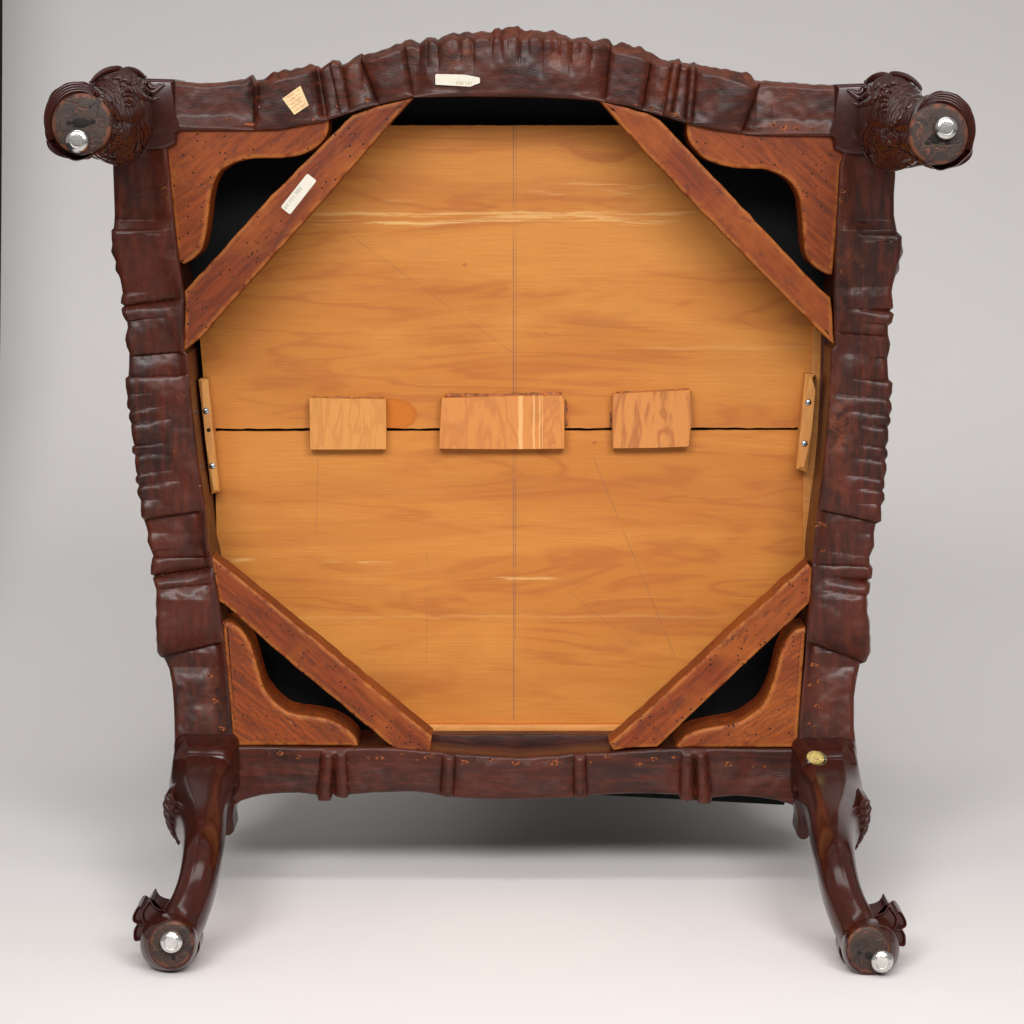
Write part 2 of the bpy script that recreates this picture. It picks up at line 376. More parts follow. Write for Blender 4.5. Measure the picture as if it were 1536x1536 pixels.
def interp(tab, t):
    if t <= tab[0][0]: return tab[0][1]
    for (a, va), (b, vb) in zip(tab, tab[1:]):
        if t <= b: return va + (vb - va) * (t - a) / (b - a) if b > a else vb
    return tab[-1][1]
def sstep(a, b, x):
    if a == b: return 0.0 if x < a else 1.0
    x = max(0.0, min(1.0, (x - a) / (b - a))); return x * x * (3 - 2 * x)
def catmull(pts, k=6):
    out = []
    for i in range(len(pts) - 1):
        p0 = pts[max(i - 1, 0)]; p1 = pts[i]; p2 = pts[i + 1]; p3 = pts[min(i + 2, len(pts) - 1)]
        for j in range(k):
            t = j / k
            out.append(tuple(0.5 * ((2 * b) + (-a + c) * t + (2 * a - 5 * b + 4 * c - d) * t * t + (-a + 3 * b - 3 * c + d) * t ** 3)
                             for a, b, c, d in zip(p0, p1, p2, p3)))
    out.append(tuple(pts[-1])); return out

def slab(name, poly, y0, y1, mat, parent, bevel=0.0012, segs=2, rough=0.0, label=None, tilt=None, rub_edges=False):
    """extrude a pixel polygon (drawn at depth y0) straight back to y1; tilt(px,py) adds to the depth"""
    bm = bmesh.new(); lay = bm.verts.layers.float.new('rub')
    fr, bk = [], []
    for (a, b) in poly:
        v = P(a, b, y0); d = tilt(a, b) if tilt else 0.0
        if rough:
            q = mnoise.noise_vector(Vector((a * 0.11, b * 0.11, y0 * 50))) * rough
            v = v + Vector((q.x, 0, q.z))
        fr.append(bm.verts.new((v.x, y0 + d, v.z))); bk.append(bm.verts.new((v.x, y1, v.z)))
    n = len(poly)
    ff = bm.faces.new(fr); bm.faces.new(bk[::-1])
    for i in range(n):
        bm.faces.new((fr[i], bk[i], bk[(i + 1) % n], fr[(i + 1) % n]))
    if bevel:
        bmesh.ops.bevel(bm, geom=list(ff.edges), offset=bevel, segments=segs, profile=0.5, affect='EDGES', clamp_overlap=True)
    bmesh.ops.recalc_face_normals(bm, faces=bm.faces)
    ngon = [f for f in bm.faces if len(f.verts) > 4]
    bmesh.ops.triangulate(bm, faces=ngon, ngon_method='EAR_CLIP')
    return from_bm(name, bm, mat, parent, label=label)

def eased_slab(name, poly, y0, y1, mat, parent, bevel, rough, label):
    """like slab, with a rounded arris and a narrow rubbed border (attribute rub)"""
    pts = []
    for (a, b) in poly:
        v = P(a, b, y0)
        if rough:
            q = mnoise.noise_vector(Vector((a * 0.11, b * 0.11, y0 * 50))) * rough + mnoise.noise_vector(Vector((a * 0.4, b * 0.4, 3.0))) * rough * 0.5
            v = v + Vector((q.x, 0, q.z))
        if not pts or (v.xz - pts[-1]).length > 2e-4: pts.append(v.xz)
    if (pts[0] - pts[-1]).length < 2e-4: pts.pop()
    n = len(pts)
    area = sum(pts[k].x * pts[(k + 1) % n].y - pts[(k + 1) % n].x * pts[k].y for k in range(n))
    sg = 1.0 if area > 0 else -1.0
    nor = []
    for k in range(n):
        e1 = (pts[k] - pts[k - 1]).normalized(); e2 = (pts[(k + 1) % n] - pts[k]).normalized()
        n1 = Vector((-e1.y, e1.x)) * sg; n2 = Vector((-e2.y, e2.x)) * sg
        m = n1 + n2
        if m.length < 0.3: m = n1 - e1 * 0.5
        m.normalize(); nor.append(m * min(1.35, 1.0 / max(0.4, m.dot(n1))))
    rings = [(0.0, y1, 0.0), (0.0, y0 + bevel, 0.12), (0.13 * bevel, y0 + 0.5 * bevel, 1.0), (0.5 * bevel, y0 + 0.13 * bevel, 1.0), (bevel, y0, 0.8), (bevel + 0.0026, y0 - 0.00002, 0.0)]
    verts, rub, faces = [], [], []
    for off, y, r in rings:
        for k in range(n):
            q = pts[k] + nor[k] * off; verts.append(Vector((q.x, y, q.y))); rub.append(r)
    for r in range(len(rings) - 1):
        for k in range(n): faces.append((r * n + k, r * n + (k + 1) % n, (r + 1) * n + (k + 1) % n, (r + 1) * n + k))
    last = (len(rings) - 1) * n
    flat = [Vector((v.x, v.z, 0)) for v in verts[last:]]
    faces += [tuple(last + q for q in t) for t in tessellate_polygon([flat])]
    faces += [tuple(t) for t in tessellate_polygon([[Vector((v.x, v.z, 0)) for v in verts[:n]]])]
    o = new_obj(name, verts, faces, mat, parent, True, None, {'rub': rub}, label)
    bm = bmesh.new(); bm.from_mesh(o.data); bmesh.ops.recalc_face_normals(bm, faces=bm.faces); bm.to_mesh(o.data); bm.free()
    o.data.set_sharp_from_angle(angle=math.radians(40))
    return o

def loft(name, rings, mat, parent, closed=True, cap0=True, cap1=True, sharp=60, attrs=None, label=None):
    n = len(rings[0]); verts = [p for r in rings for p in r]; faces = []
    for i in range(len(rings) - 1):
        for j in range(n if closed else n - 1):
            a = i * n + j; b = i * n + (j + 1) % n
            faces.append((a, b, b + n, a + n))
    if cap0: faces.append(tuple(range(n))[::-1])
    if cap1: faces.append(tuple(range((len(rings) - 1) * n, len(rings) * n)))
    o = new_obj(name, verts, faces, mat, parent, True, None, attrs, label)
    bm = bmesh.new(); bm.from_mesh(o.data); bmesh.ops.recalc_face_normals(bm, faces=bm.faces); bm.to_mesh(o.data); bm.free()
    if sharp: o.data.set_sharp_from_angle(angle=math.radians(sharp))
    return o

def tube_rings(path, radii, n=10, flat=1.0):
    rings = []
    up = Vector((0, -1, 0))
    for i, p in enumerate(path):
        t = (path[min(i + 1, len(path) - 1)] - path[max(i - 1, 0)]).normalized()
        s = t.cross(up)
        if s.length < 1e-4: s = t.cross(Vector((1, 0, 0)))
        s.normalize(); u = s.cross(t).normalized()
        r = radii[i] if isinstance(radii, list) else radii
        rings.append([p + s * (r * math.cos(2 * math.pi * j / n)) + u * (r * flat * math.sin(2 * math.pi * j / n)) for j in range(n)])
    return rings
def tube(name, path, radii, mat, parent, n=10, flat=1.0, label=None):
    return loft(name, tube_rings(path, radii, n, flat), mat, parent, label=label)

def lathe(name, prof, centre, mat, parent, n=40, label=None):
    """profile of (radius, depth towards the viewer) about the Y axis"""
    rings = [[Vector((centre.x + r * math.cos(2 * math.pi * j / n), centre.y - h, centre.z + r * math.sin(2 * math.pi * j / n))) for j in range(n)] for r, h in prof]
    return loft(name, rings, mat, parent, sharp=40, label=label)

# ---------------------------------------------------------------- setting
def backdrop():
    prof = [(-4.2, 0.0)]
    y = -4.2
    while y < 0.5: y += 0.235; prof.append((min(y, 0.5), 0.0))
    for i in range(1, 41):
        a = math.pi / 2 * i / 40
        prof.append((0.5 + 1.55 * math.sin(a), 1.2 * (1 - math.cos(a))))
    for i in range(1, 9): prof.append((2.05 + 0.01 * i, 1.2 + 0.3 * i))
    # the sheet hangs slightly askew, so that its edge shows at the top of one side
    def left(yy): return -0.7066 - (0.0 if yy < 1.6 else 0.0575 * (yy - 1.6) / 0.4)
    nx = 25
    verts = [(left(yy) + (2.0 - left(yy)) * i / (nx - 1), yy, z + FLOOR) for (yy, z) in prof for i in range(nx)]
    faces = [(i * nx + j, i * nx + j + 1, (i + 1) * nx + j + 1, (i + 1) * nx + j) for i in range(len(prof) - 1) for j in range(nx - 1)]
    o = new_obj('backdrop', verts, faces, 'backdrop', None, True)
    o['kind'] = 'structure'
    md = o.modifiers.new('thick', 'SOLIDIFY'); md.thickness = 0.0006; md.offset = -1
FLOOR = -0.004
backdrop()
wl = new_obj('studio_wall', [(-4, 2.9, -0.1), (4, 2.9, -0.1), (4, 2.9, 4), (-4, 2.9, 4), (-4, 3.0, -0.1), (4, 3.0, -0.1), (4, 3.0, 4), (-4, 3.0, 4)],
             [(0, 1, 2, 3), (7, 6, 5, 4), (0, 3, 7, 4), (1, 5, 6, 2), (3, 2, 6, 7), (0, 4, 5, 1)], 'dark_wall', None, False)
wl['kind'] = 'structure'
wf = new_obj('studio_floor', [(-4, -4.4, -0.2), (4, -4.4, -0.2), (4, 2.9, -0.2), (-4, 2.9, -0.2), (-4, -4.4, -0.03), (4, -4.4, -0.03), (4, 2.9, -0.03), (-4, 2.9, -0.03)],
             [(3, 2, 1, 0), (4, 5, 6, 7), (0, 1, 5, 4), (1, 2, 6, 5), (2, 3, 7, 6), (3, 0, 4, 7)], 'dark_wall', None, False)
wf['kind'] = 'structure'

# ---------------------------------------------------------------- the chair
chair = bpy.data.objects.new('upturned_chair', None); COL.objects.link(chair)
chair.location = (0, 0, 0)
chair['label'] = 'carved mahogany chair tipped on its back, pine underside and braces facing the viewer'
chair['category'] = 'chair'

def rail(name, axis, outer, inner, feats, base, bulge, mat, label, t0, t1, n=620, depth=0.10, slant=None, inner_round=0.0015, rub_glint=0.3, patches=()):
    """underside traced as an outer and an inner outline, carved relief in depth, then the outer and inner faces"""
    us = [0.0, 0.02, 0.05] + [0.05 + 0.95 * i / 34 for i in range(1, 31)] + [0.90, 0.925, 0.95, 0.965, 0.98, 0.99, 1.0]
    us = sorted(set(us))
    verts, faces, wear, rub = [], [], [], []
    seg = None
    sgn = {'L': -1, 'R': 1, 'T': -1, 'B': 1}[axis]
    for i in range(n + 1):
        t = t0 + (t1 - t0) * i / n
        ti = t + (slant(t) if slant else 0.0)
        o1 = interp(outer, t); i1 = interp(inner, ti)
        if axis in 'LR': A, B = (i1, ti), (o1, t)
        else: A, B = (ti, i1), (t, o1)
        wpx = math.hypot(B[0] - A[0], B[1] - A[1])
        row = []
        by = interp(base, t)
        # inner face, back to front
        pA = P(A[0], A[1], 0.0)
        for yy in (depth, depth * 0.55, 0.012): row.append((Vector((pA.x, yy, pA.z)), 0.6 if yy < 0.05 else 0.0, 0))
        for u in us:
            a = A[0] + (B[0] - A[0]) * u; b = A[1] + (B[1] - A[1]) * u
            tt = b if axis in 'LR' else a
            y = by * sstep(0.0, 0.35, u)
            cut = 0.0
            for f in feats:
                fo, fi, reach = f[1], f[2], f[3]
                if abs(tt - fo) > 170: continue
                line = fi + (fo - fi) * u
                d = tt - line
                fade = max(0.0, (u - 1 + reach) / reach) ** 0.75 if reach < 0.9 else sstep(-0.02, 0.14, u - (0.97 - min(reach, 0.97)))
                if fade <= 0: continue
                if f[0] == 'c':
                    dA, wA, dB, wB = f[4:8]
                    y += fade * (dA * math.exp(d / wA) if d < 0 else dB * math.exp(-d / wB))
                else:
                    hw, hh = f[4], f[5]
                    if abs(d) < hw: y -= fade * hh * (1 - (d / hw) ** 2) ** 0.6
            q = mnoise.noise(Vector((a * 0.030, b * 0.030, 3.1))) * 0.0012 + mnoise.noise(Vector((a * 0.085, b * 0.085, 9.7))) * 0.0004
            y += q * sstep(0.0, 0.1, u)
            e = (u * wpx)
            if e < 3.0: y += inner_round * (1 - e / 3.0)
            k = (wpx - u * wpx) / 7.0
            if k < 1: y += 0.0045 * (1 - math.sqrt(max(0.0, 1 - (1 - k) ** 2)))
            row.append((P(a, b, y), max(0.0, 1.0 - abs(e - 9.0) / 14.0), max([rub_glint * max(0.0, 1 - k) if k < 1 else 0.0] + [am * math.exp(-((a - cx) / rx) ** 2 - ((b - cy) / ry) ** 2) for cx, cy, rx, ry, am in patches])))
        last = row[-1][0]
        bu = interp(bulge, t)
        wob = 1 + 0.6 * mnoise.noise(Vector((t * 0.07, 1.0, 5.0)))
        for dy, f in ((0.004, 0.25), (0.009, 0.7), (0.015, 1.0), (0.022, 0.95), (0.030, 0.5), (0.042, 0.0), (0.06, -0.6), (depth, -0.9)):
            off = f * bu * wob * 0.0006 - (0.004 if f < 0 else 0)
            v = Vector((last.x, last.y + dy if dy < depth else depth, last.z))
            if axis in 'LR': v.x += sgn * off
            else: v.z += -sgn * off
            row.append((v, 0.0, rub_glint if dy < 0.02 else 0.0))
        m = len(row)
        verts += [r[0] for r in row]; wear += [r[1] for r in row]; rub += [r[2] for r in row]
        if i:
            p = (i - 1) * m; c = i * m
            for j in range(m - 1): faces.append((p + j, p + j + 1, c + j + 1, c + j))
            faces.append((p + m - 1, p, c, c + m - 1))
    faces.append(tuple(range(m))); faces.append(tuple(range(n * m, n * m + m))[::-1])
    o = new_obj(name, verts, faces, mat, chair, True, None, {'wear': wear, 'rub': rub}, label)
    bm = bmesh.new(); bm.from_mesh(o.data); bmesh.ops.recalc_face_normals(bm, faces=bm.faces); bm.to_mesh(o.data); bm.free()
    o.data.set_sharp_from_angle(angle=math.radians(50))
    return o

mm = 0.001
def C(o, i, r, dA, wA, dB, wB):
    # every carved edge is eased: the proud side rolls over into the cut
    if dB > 2.4 and dA < 0.5 * dB: dA, wA = 0.38 * dB, max(wA, 3.5)
    if dA > 2.4 and dB < 0.5 * dA: dB, wB = 0.30 * dA, max(wB, 3.0)
    return ('c', o, i, r, dA * 1.5 * mm, wA * 1.4, dB * 1.5 * mm, wB * 1.4)
def sw(tab): return [(b, a) for a, b in tab]      # (x, y) trace -> (y, x) table

L_out = [(169, 200), (169.5, 249), (171, 290), (172, 322), (171, 342), (167.5, 346), (168.5, 362), (170, 377), (175, 396), (181, 420), (184, 440), (182, 446), (181, 455), (186.5, 458.5), (182, 463),
         (183.5, 472), (188, 480), (191, 484), (191.5, 492), (188.5, 503), (187.7, 509), (190, 520), (194, 529), (193.5, 552), (192.5, 565), (188, 567.5), (188.5, 580), (190, 588), (191.5, 596), (190.3, 604), (191, 612), (195.5, 616),
         (193.2, 622), (193.4, 628), (197, 635), (196.6, 640), (197.6, 652), (200.5, 665), (202, 668.5), (198, 671), (198.4, 679), (203, 683), (202.2, 692), (204, 707), (206, 712), (203, 717), (204, 723), (208.5, 728.5),
         (205.4, 736), (206.5, 742), (211.5, 751), (211, 764), (211.7, 775), (216, 780), (220, 791), (222, 800), (221, 812), (226, 824), (230.5, 835), (228, 841), (226.5, 852), (226, 862), (234, 864.5), (229.5, 869),
         (232, 877), (234.6, 885), (234.8, 906), (234.6, 942), (236, 965), (237.7, 981), (240, 985), (246, 987), (250, 995), (254, 1004), (258, 1025), (260.5, 1054), (261.5, 1080), (262, 1112)]
L_in = [(249, 200), (251.6, 224), (260, 320), (269, 396), (276, 443), (276, 528), (281, 532), (286.6, 602), (297, 693), (307.5, 758), (312.7, 820), (318, 841), (329.6, 906), (333.5, 932), (344, 1046), (348, 1088), (350, 1112)]
L_f = [C(344, 344, .80, 6.0, 22, 0.0, 1), C(352, 352, .82, 0, 1, -1.2, 16), C(441, 436, .75, 1.2, 8, 1.0, 3), C(459, 447, .93, 4.0, 7, 5.5, 4), C(482, 471, .72, 0.6, 6, 3.0, 12),
       C(534, 527, 1.0, 0.3, 2, 3.8, 22), C(566, 563, .95, 3.2, 14, 0.0, 1), C(592, 588, .45, 1.5, 7, 1.0, 4), C(614.5, 607, .58, 2.6, 8, 2.2, 3), C(635, 626, .72, 2.8, 9, 2.4, 4), C(668.5, 662, .52, 3.0, 9, 1.8, 3),
       C(682.5, 677, .55, 2.6, 4, 2.2, 5), C(711, 702, .66, 2.4, 10, 2.0, 4), C(727.5, 719, .78, 3.0, 7, 2.4, 4), C(751, 745, .50, 1.8, 8, 1.6, 6), C(779.5, 766, .95, 0.0, 2, 5.0, 26), C(797, 792, .4, .8, 6, .8, 6), C(826, 820, .5, 0, 2, 1.5, 9),
       C(837, 836, .95, 3.0, 12, 0, 1), C(863.5, 850, .97, 4.5, 7, 6.5, 4), C(884, 876, .95, 2.2, 3, 1.2, 10), C(986, 962, 1.0, 4.5, 12, 8.0, 34)]
L_b = [(200, .003), (250, .004), (330, .007), (346, .000), (385, .001), (430, .004), (460, .001), (530, .002), (566, 0), (640, .000), (770, .001), (800, .004), (835, .003), (870, .001), (900, -.003), (940, -.004), (980, -.001), (1000, .004), (1060, .003), (1112, .001)]
rail('seat_rail', 'L', sw(L_out), sw(L_in), L_f, L_b, [(200, 0), (290, 1), (340, 3), (400, 6), (440, 1), (700, 1), (985, 4), (1000, 1), (1112, 0)], 'rail_z',
     'dark carved side seat rail with rounded ruffles, below the foot with the lower glide', 204, 1112, n=760, patches=((250, 290, 8, 60, 0.6), (230, 800, 40, 30, 0.3), (318, 1040, 16, 50, 0.5)))

R_out = [(1343, 200), (1343, 264), (1341, 292), (1341, 322), (1345, 348), (1352, 355), (1352, 372), (1350, 386), (1345, 404), (1340, 424), (1337.5, 438), (1339, 450), (1340, 462), (1334.5, 466), (1341, 471), (1338, 484), (1332, 489), (1332, 501), (1335.5, 516), (1334, 526), (1331, 538),
         (1332.5, 566), (1334, 571), (1339, 574), (1338, 590), (1334, 599), (1337.5, 606), (1338, 614), (1334, 623.5), (1336, 628), (1336, 634), (1331.5, 640), (1332.8, 648), (1332.6, 661), (1328.5, 671), (1331.6, 677), (1331.6, 684), (1327.6, 691), (1330, 698), (1330, 706), (1326.3, 717.5), (1327, 725), (1326.6, 732),
         (1323.6, 735), (1327, 742), (1327, 750), (1321.5, 758.5), (1322.3, 770), (1322, 782), (1313.6, 786), (1311, 800), (1311.6, 819), (1304, 836), (1304.5, 848), (1309, 855), (1308, 867), (1300.3, 871), (1305, 878), (1304, 889), (1300, 895), (1300.6, 916), (1304, 942), (1304.5, 965), (1304, 981), (1299, 993), (1290, 996), (1285, 1018), (1281, 1046), (1281, 1091), (1283.6, 1116)]
R_in = [(1262, 200), (1263.6, 235), (1259.5, 251), (1254, 355), (1251, 443), (1252, 519), (1246, 525), (1244.6, 587), (1239, 654), (1233, 719), (1227.6, 758), (1220, 820), (1218.5, 848), (1216, 890), (1212, 921), (1208, 986), (1201.6, 1054), (1198, 1096), (1196, 1116)]
R_f = [C(353, 352, .66, 4.5, 18, 0, 1), C(363, 362, .6, 0, 1, -1.0, 10), C(452, 452, .35, .8, 5, .8, 4), C(465.5, 461, .78, 4.0, 8, 5.0, 4), C(487, 480, .70, 1.0, 5, 2.6, 10), C(505, 500, .9, 2.4, 9, 0, 1), C(537, 530, .32, 0.4, 3, 3.5, 16),
       C(573, 566, .62, 4.0, 16, 0.0, 1), C(600, 591, .95, 1.6, 7, 1.4, 4), C(623.5, 614, .70, 2.6, 9, 2.0, 4), C(640.5, 635, .48, 3.0, 6, 2.4, 3), C(671, 665, .48, 3.0, 8, 2.0, 4), C(691, 685, .60, 2.6, 7, 2.2, 4),
       C(718, 711, .70, 2.6, 9, 2.2, 4), C(735, 731, .48, 2.4, 6, 2.0, 4), C(757, 754, .50, 2.2, 8, 1.8, 5), C(785, 764, 1.0, 2.2, 8, 4.6, 24), C(836, 824, .9, 1.2, 10, .5, 3), C(850, 847, .95, 2.5, 9, 0, 1), C(871, 864, .85, 4.2, 5, 5.0, 4), C(893, 884, .85, 2.2, 3, 1.0, 10), C(995, 962, 1.0, 4.5, 12, 7.5, 34)]
R_b = L_b
rail('seat_rail', 'R', sw(R_out), sw(R_in), R_f, R_b, [(200, 0), (290, 1), (340, 3), (400, 6), (440, 1), (700, 1), (985, 4), (1000, 1), (1112, 0)], 'rail_z',
     'dark carved side seat rail with a lighter rubbed brown patch at mid length', 206, 1116, n=760, patches=((1256, 640, 22, 60, 1.0), (1262, 720, 16, 40, 0.6), (1272, 390, 18, 22, 0.8), (1266, 300, 8, 40, 0.7), (1232, 1030, 20, 50, 0.35)))

T_out = [(255, 121), (300, 126), (330, 125), (366, 122), (378, 116), (382, 124), (400, 121), (435, 112), (470, 102), (476, 100), (481, 103), (494, 94), (499, 90), (508, 93), (513, 100), (530, 92), (541, 87), (546, 90), (575, 80), (602, 70), (606, 67), (618, 66), (629, 70), (640, 59), (652, 60), (657, 64), (668, 58), (681, 55), (690, 58), (697, 55), (703, 53), (709, 56), (722, 54), (733, 55), (738, 57), (748, 52), (753, 56), (764, 51), (776, 52), (781, 56), (793, 54), (806, 53), (814, 56), (822, 54), (830, 53), (838, 56), (850, 57), (858, 62), (868, 60), (880, 61), (889, 66), (903, 65), (915, 68), (920, 74), (945, 78), (965, 84), (977, 91), (981, 92), (1003, 96), (1009, 92), (1020, 92), (1024, 98), (1035, 99), (1042, 98), (1047, 103), (1083, 112), (1110, 119), (1132, 127), (1140, 124), (1160, 124), (1200, 127), (1260, 130)]
T_in = [(255, 195), (380, 195), (418, 194), (489, 181), (525, 169), (566, 157), (619, 145.5), (700, 144), (800, 145), (860, 147.5), (897, 150.5), (944, 160), (982, 170.5), (1034, 186), (1070, 194), (1135, 202.5), (1260, 204)]
T_f = [C(377, 382, 1.0, 4.5, 22, 0, 1), C(386, 391, .7, 0, 1, 1.5, 8), C(472, 486, .95, 2.4, 4, 3.0, 3), C(480, 491, .95, 2.4, 3, 1.4, 5), C(494, 512, .95, 1.6, 6, 0.2, 1), C(513, 525, 1.0, 0.3, 1, 3.0, 8), C(543, 569, 1.0, 4.0, 10, 0.2, 2),
       C(607, 620, 1.0, .8, 4, 4.2, 20), C(629, 630, .5, 1.0, 5, 1.0, 3), C(642, 642, .6, .3, 1, 1.4, 7), C(657, 659, .55, 1.8, 6, 1.4, 3), C(690, 691, .55, 1.6, 6, 1.4, 3), C(709, 711, .7, 1.8, 7, 1.6, 3), C(738, 738, .55, 1.6, 9, 1.4, 3), C(753, 753, .45, 1.5, 5, 1.3, 3),
       C(764, 764, .40, 1.2, 4, 1.2, 3), C(780, 779, .60, 1.7, 6, 1.4, 3), C(793, 792, .5, 1.2, 6, 1.0, 3), C(814, 812, .7, 1.8, 8, 1.4, 3), C(831, 828, .5, 1.4, 6, 1.2, 3), C(840, 837, .55, 1.4, 4, 1.2, 3), C(858, 855, .6, 1.8, 7, 1.3, 3), C(872, 868, .45, 1.3, 6, 1.0, 3), C(889, 885, .6, 1.6, 7, 1.0, 3),
       C(917, 908, 1.0, 4.5, 18, 0.6, 3), C(977, 963, 1.0, 0.2, 2, 3.8, 9), ('b', 1015, 999, .999, 6.5, .0028), C(1008, 994, .98, 1.6, 4, .2, 1), C(1022, 1006, .98, .2, 1, 1.8, 5), C(1034, 1028, .98, 1.8, 4, .2, 1), ('b', 1040, 1033, .999, 5, .0022), C(1046, 1039, .98, .2, 1, 1.4, 5), C(1139, 1112, 1.0, 0, 2, 5.0, 24)]
T_b = [(255, .003), (320, .005), (376, .003), (390, 0), (440, -.002), (470, .001), (520, 0), (545, .001), (580, -.002), (606, .000), (625, .002), (700, -.001), (770, -.001), (850, -.001), (905, .001), (950, -.001), (980, .001), (1050, .001), (1090, -.002), (1136, .000), (1160, .004), (1260, .003)]
T_f = [f if f[0] == 'b' else f[:4] + (f[4] * 1.35, f[5], f[6] * 1.35, f[7]) for f in T_f]
rail('seat_rail', 'T', T_out, T_in, T_f, T_b, [(255, 1), (330, 2), (372, 5), (380, 3), (420, 11), (465, 6), (478, 2), (500, 1), (540, 8), (600, 6), (608, 9), (640, 4), (680, 7), (735, 8), (742, 13), (765, 13), (784, 11), (800, 9), (830, 9), (850, 4), (905, 7), (920, 11), (960, 13), (990, 9), (1010, 3), (1050, 7), (1100, 11), (1130, 14), (1142, 3), (1260, 2)], 'rail_x',
     'dark serpentine seat rail bowed over the top, fluted at its middle and bearing two paper labels', 258, 1254, n=900, rub_glint=0.9, patches=((680, 90, 18, 28, 0.7), (700, 75, 10, 25, 0.8), (835, 80, 16, 28, 0.8), (870, 90, 12, 20, 0.6), (1000, 130, 22, 40, 0.6), (1170, 160, 45, 30, 0.45), (530, 130, 20, 40, 0.4), (1180, 192, 60, 8, 0.8)))  # strong value paints red highlights into the colour along the top lip

B_out = [(355, 1206), (362, 1201), (378, 1196), (395, 1192), (420, 1189.5), (449, 1189), (470, 1191.5), (475.8, 1193), (476.8, 1201), (487, 1202), (496, 1201), (499, 1192), (500.5, 1191), (504, 1195), (512, 1197), (521, 1197), (523, 1192), (559, 1189), (619, 1187), (645, 1190), (660, 1193), (670, 1196), (679, 1196), (720, 1198.5), (780, 1199), (830, 1198), (859, 1196), (868, 1197.5), (880, 1197), (886, 1193), (940, 1190), (980, 1190), (1017, 1192), (1020.8, 1200.5), (1030, 1202), (1041.5, 1201), (1044, 1196), (1047.5, 1205), (1056, 1206.5), (1065.5, 1206), (1068.5, 1196), (1104, 1193), (1140, 1196), (1165, 1200), (1182, 1205), (1192, 1209)]
B_in = [(355, 1119), (365, 1120), (500, 1122), (583, 1121), (649, 1127.5), (664, 1129), (700, 1132), (780, 1136), (840, 1133), (862, 1130), (910, 1129), (1020, 1122), (1100, 1123), (1192, 1124)]
B_f = [('b', 486.5, 493, .93, 11, .0052), ('b', 512.5, 510, .93, 10, .0042), C(499.5, 501, .9, 1.5, 3, 1.5, 3), C(475, 482, .9, 1.2, 4, 0, 1), C(523, 520, .9, 0, 1, 1.2, 5), ('b', 670, 674, .95, 9.5, .0040), C(660, 664, .95, 1.5, 6, 0, 1), C(680, 683, .95, 0, 1, 1.4, 6),
       ('b', 871, 869, .95, 9.5, .0040), C(861, 861, .95, 1.4, 6, 0, 1), C(881.5, 878, .95, 0, 1, 1.4, 6), ('b', 1030.5, 1032, .93, 11, .0044), ('b', 1056.5, 1050, .93, 10, .0048), C(1043.5, 1041, .9, 1.6, 3, 1.6, 3), C(1020, 1022, .9, 1.2, 4, 0, 1), C(1068, 1063, .9, 0, 1, 1.3, 5)]
B_b = [(355, .004), (420, .003), (480, .002), (560, .001), (640, .002), (700, 0), (780, -.001), (850, 0), (900, .002), (980, .001), (1050, .002), (1120, .003), (1192, .004)]
rail('seat_rail', 'B', B_out, B_in, B_f, B_b, [(355, 0), (1192, 0)], 'rail_x', 'dark lower seat rail with paired upright beads and pulled tack holes', 352, 1190, n=620, depth=0.09)

# --- torn tack holes: small splintered chips along the inner edges
rails = [o for o in chair.children]
RL, RR, RT, RB = rails
def surf_y(o, px, py):
    q = P(px, py, 0.0)
    ok, loc, nor, idx = o.ray_cast(Vector((q.x, -0.5, q.z)), Vector((0, 1, 0)))
    return loc.y if ok else 0.0
def scar(o, px, py, r):
    """splintered wood raised round a pulled tack, with the tack hole"""
    n = 11; ring, mid = [], []
    for j in range(n):
        a = 2 * math.pi * j / n
        q = r * (0.45 + 0.85 * random.random())
        x, y = px + q * 1.5 * math.cos(a), py + q * math.sin(a)
        ring.append(P(x, y, surf_y(o, x, y) + 0.0003)); q *= 0.6
        x, y = px + q * 1.5 * math.cos(a), py + q * math.sin(a)
        mid.append(P(x, y, surf_y(o, x, y) - 0.0002 - 0.0007 * random.random()))
    c = P(px, py, surf_y(o, px, py) - 0.0001)
    vs_ = ring + mid + [c]
    fs = [(j, (j + 1) % n, (j + 1) % n + n, j + n) for j in range(n)] + [(j + n, (j + 1) % n + n, 2 * n) for j in range(n)]
    sc_o = new_obj('tack_scar', vs_, fs, 'tear', o, False)
    if r > 2.8:
        x, y = px + random.uniform(-1, 1), py + random.uniform(-0.6, 0.6)
        cc = P(x, y, surf_y(o, x, y) - 0.0006); m = 8
        rg = [cc + Vector((0.0010 * (1 + 0.5 * random.random()) * math.cos(6.283 * t / m), 0, 0.0008 * math.sin(6.283 * t / m))) for t in range(m)]
        new_obj('tack_hole', rg + [v + Vector((0, 0.001, 0)) for v in rg], [tuple(range(m))] + [(t, t + m, (t + 1) % m + m, (t + 1) % m) for t in range(m)], 'slot', sc_o, False)
for x, y, r in ((531, 1124, 3), (552, 1138, 3.2), (570, 1136, 5), (604, 1132, 3), (626, 1140, 2.5), (640, 1136, 4), (650, 1134, 3.5), (697, 1144, 5), (736, 1139, 4), (774, 1144, 5), (833, 1144, 7), (884, 1144, 3.5), (912, 1134, 4), (958, 1146, 4.5), (981, 1138, 3.6), (1010, 1136, 2.5), (1092, 1147, 5), (1132, 1149, 3), (1146, 1150, 2.5), (420, 1130, 4), (448, 1136, 3.5), (405, 1132, 3)):
    scar(RB, x, y, r)
for x, y, r in ((247, 282, 3), (250, 296, 3.5), (314, 1014, 5), (322, 1052, 4), (333, 1093, 5), (262, 678, 2.5), (300, 728, 2.2)): scar(RL, x, y, r)
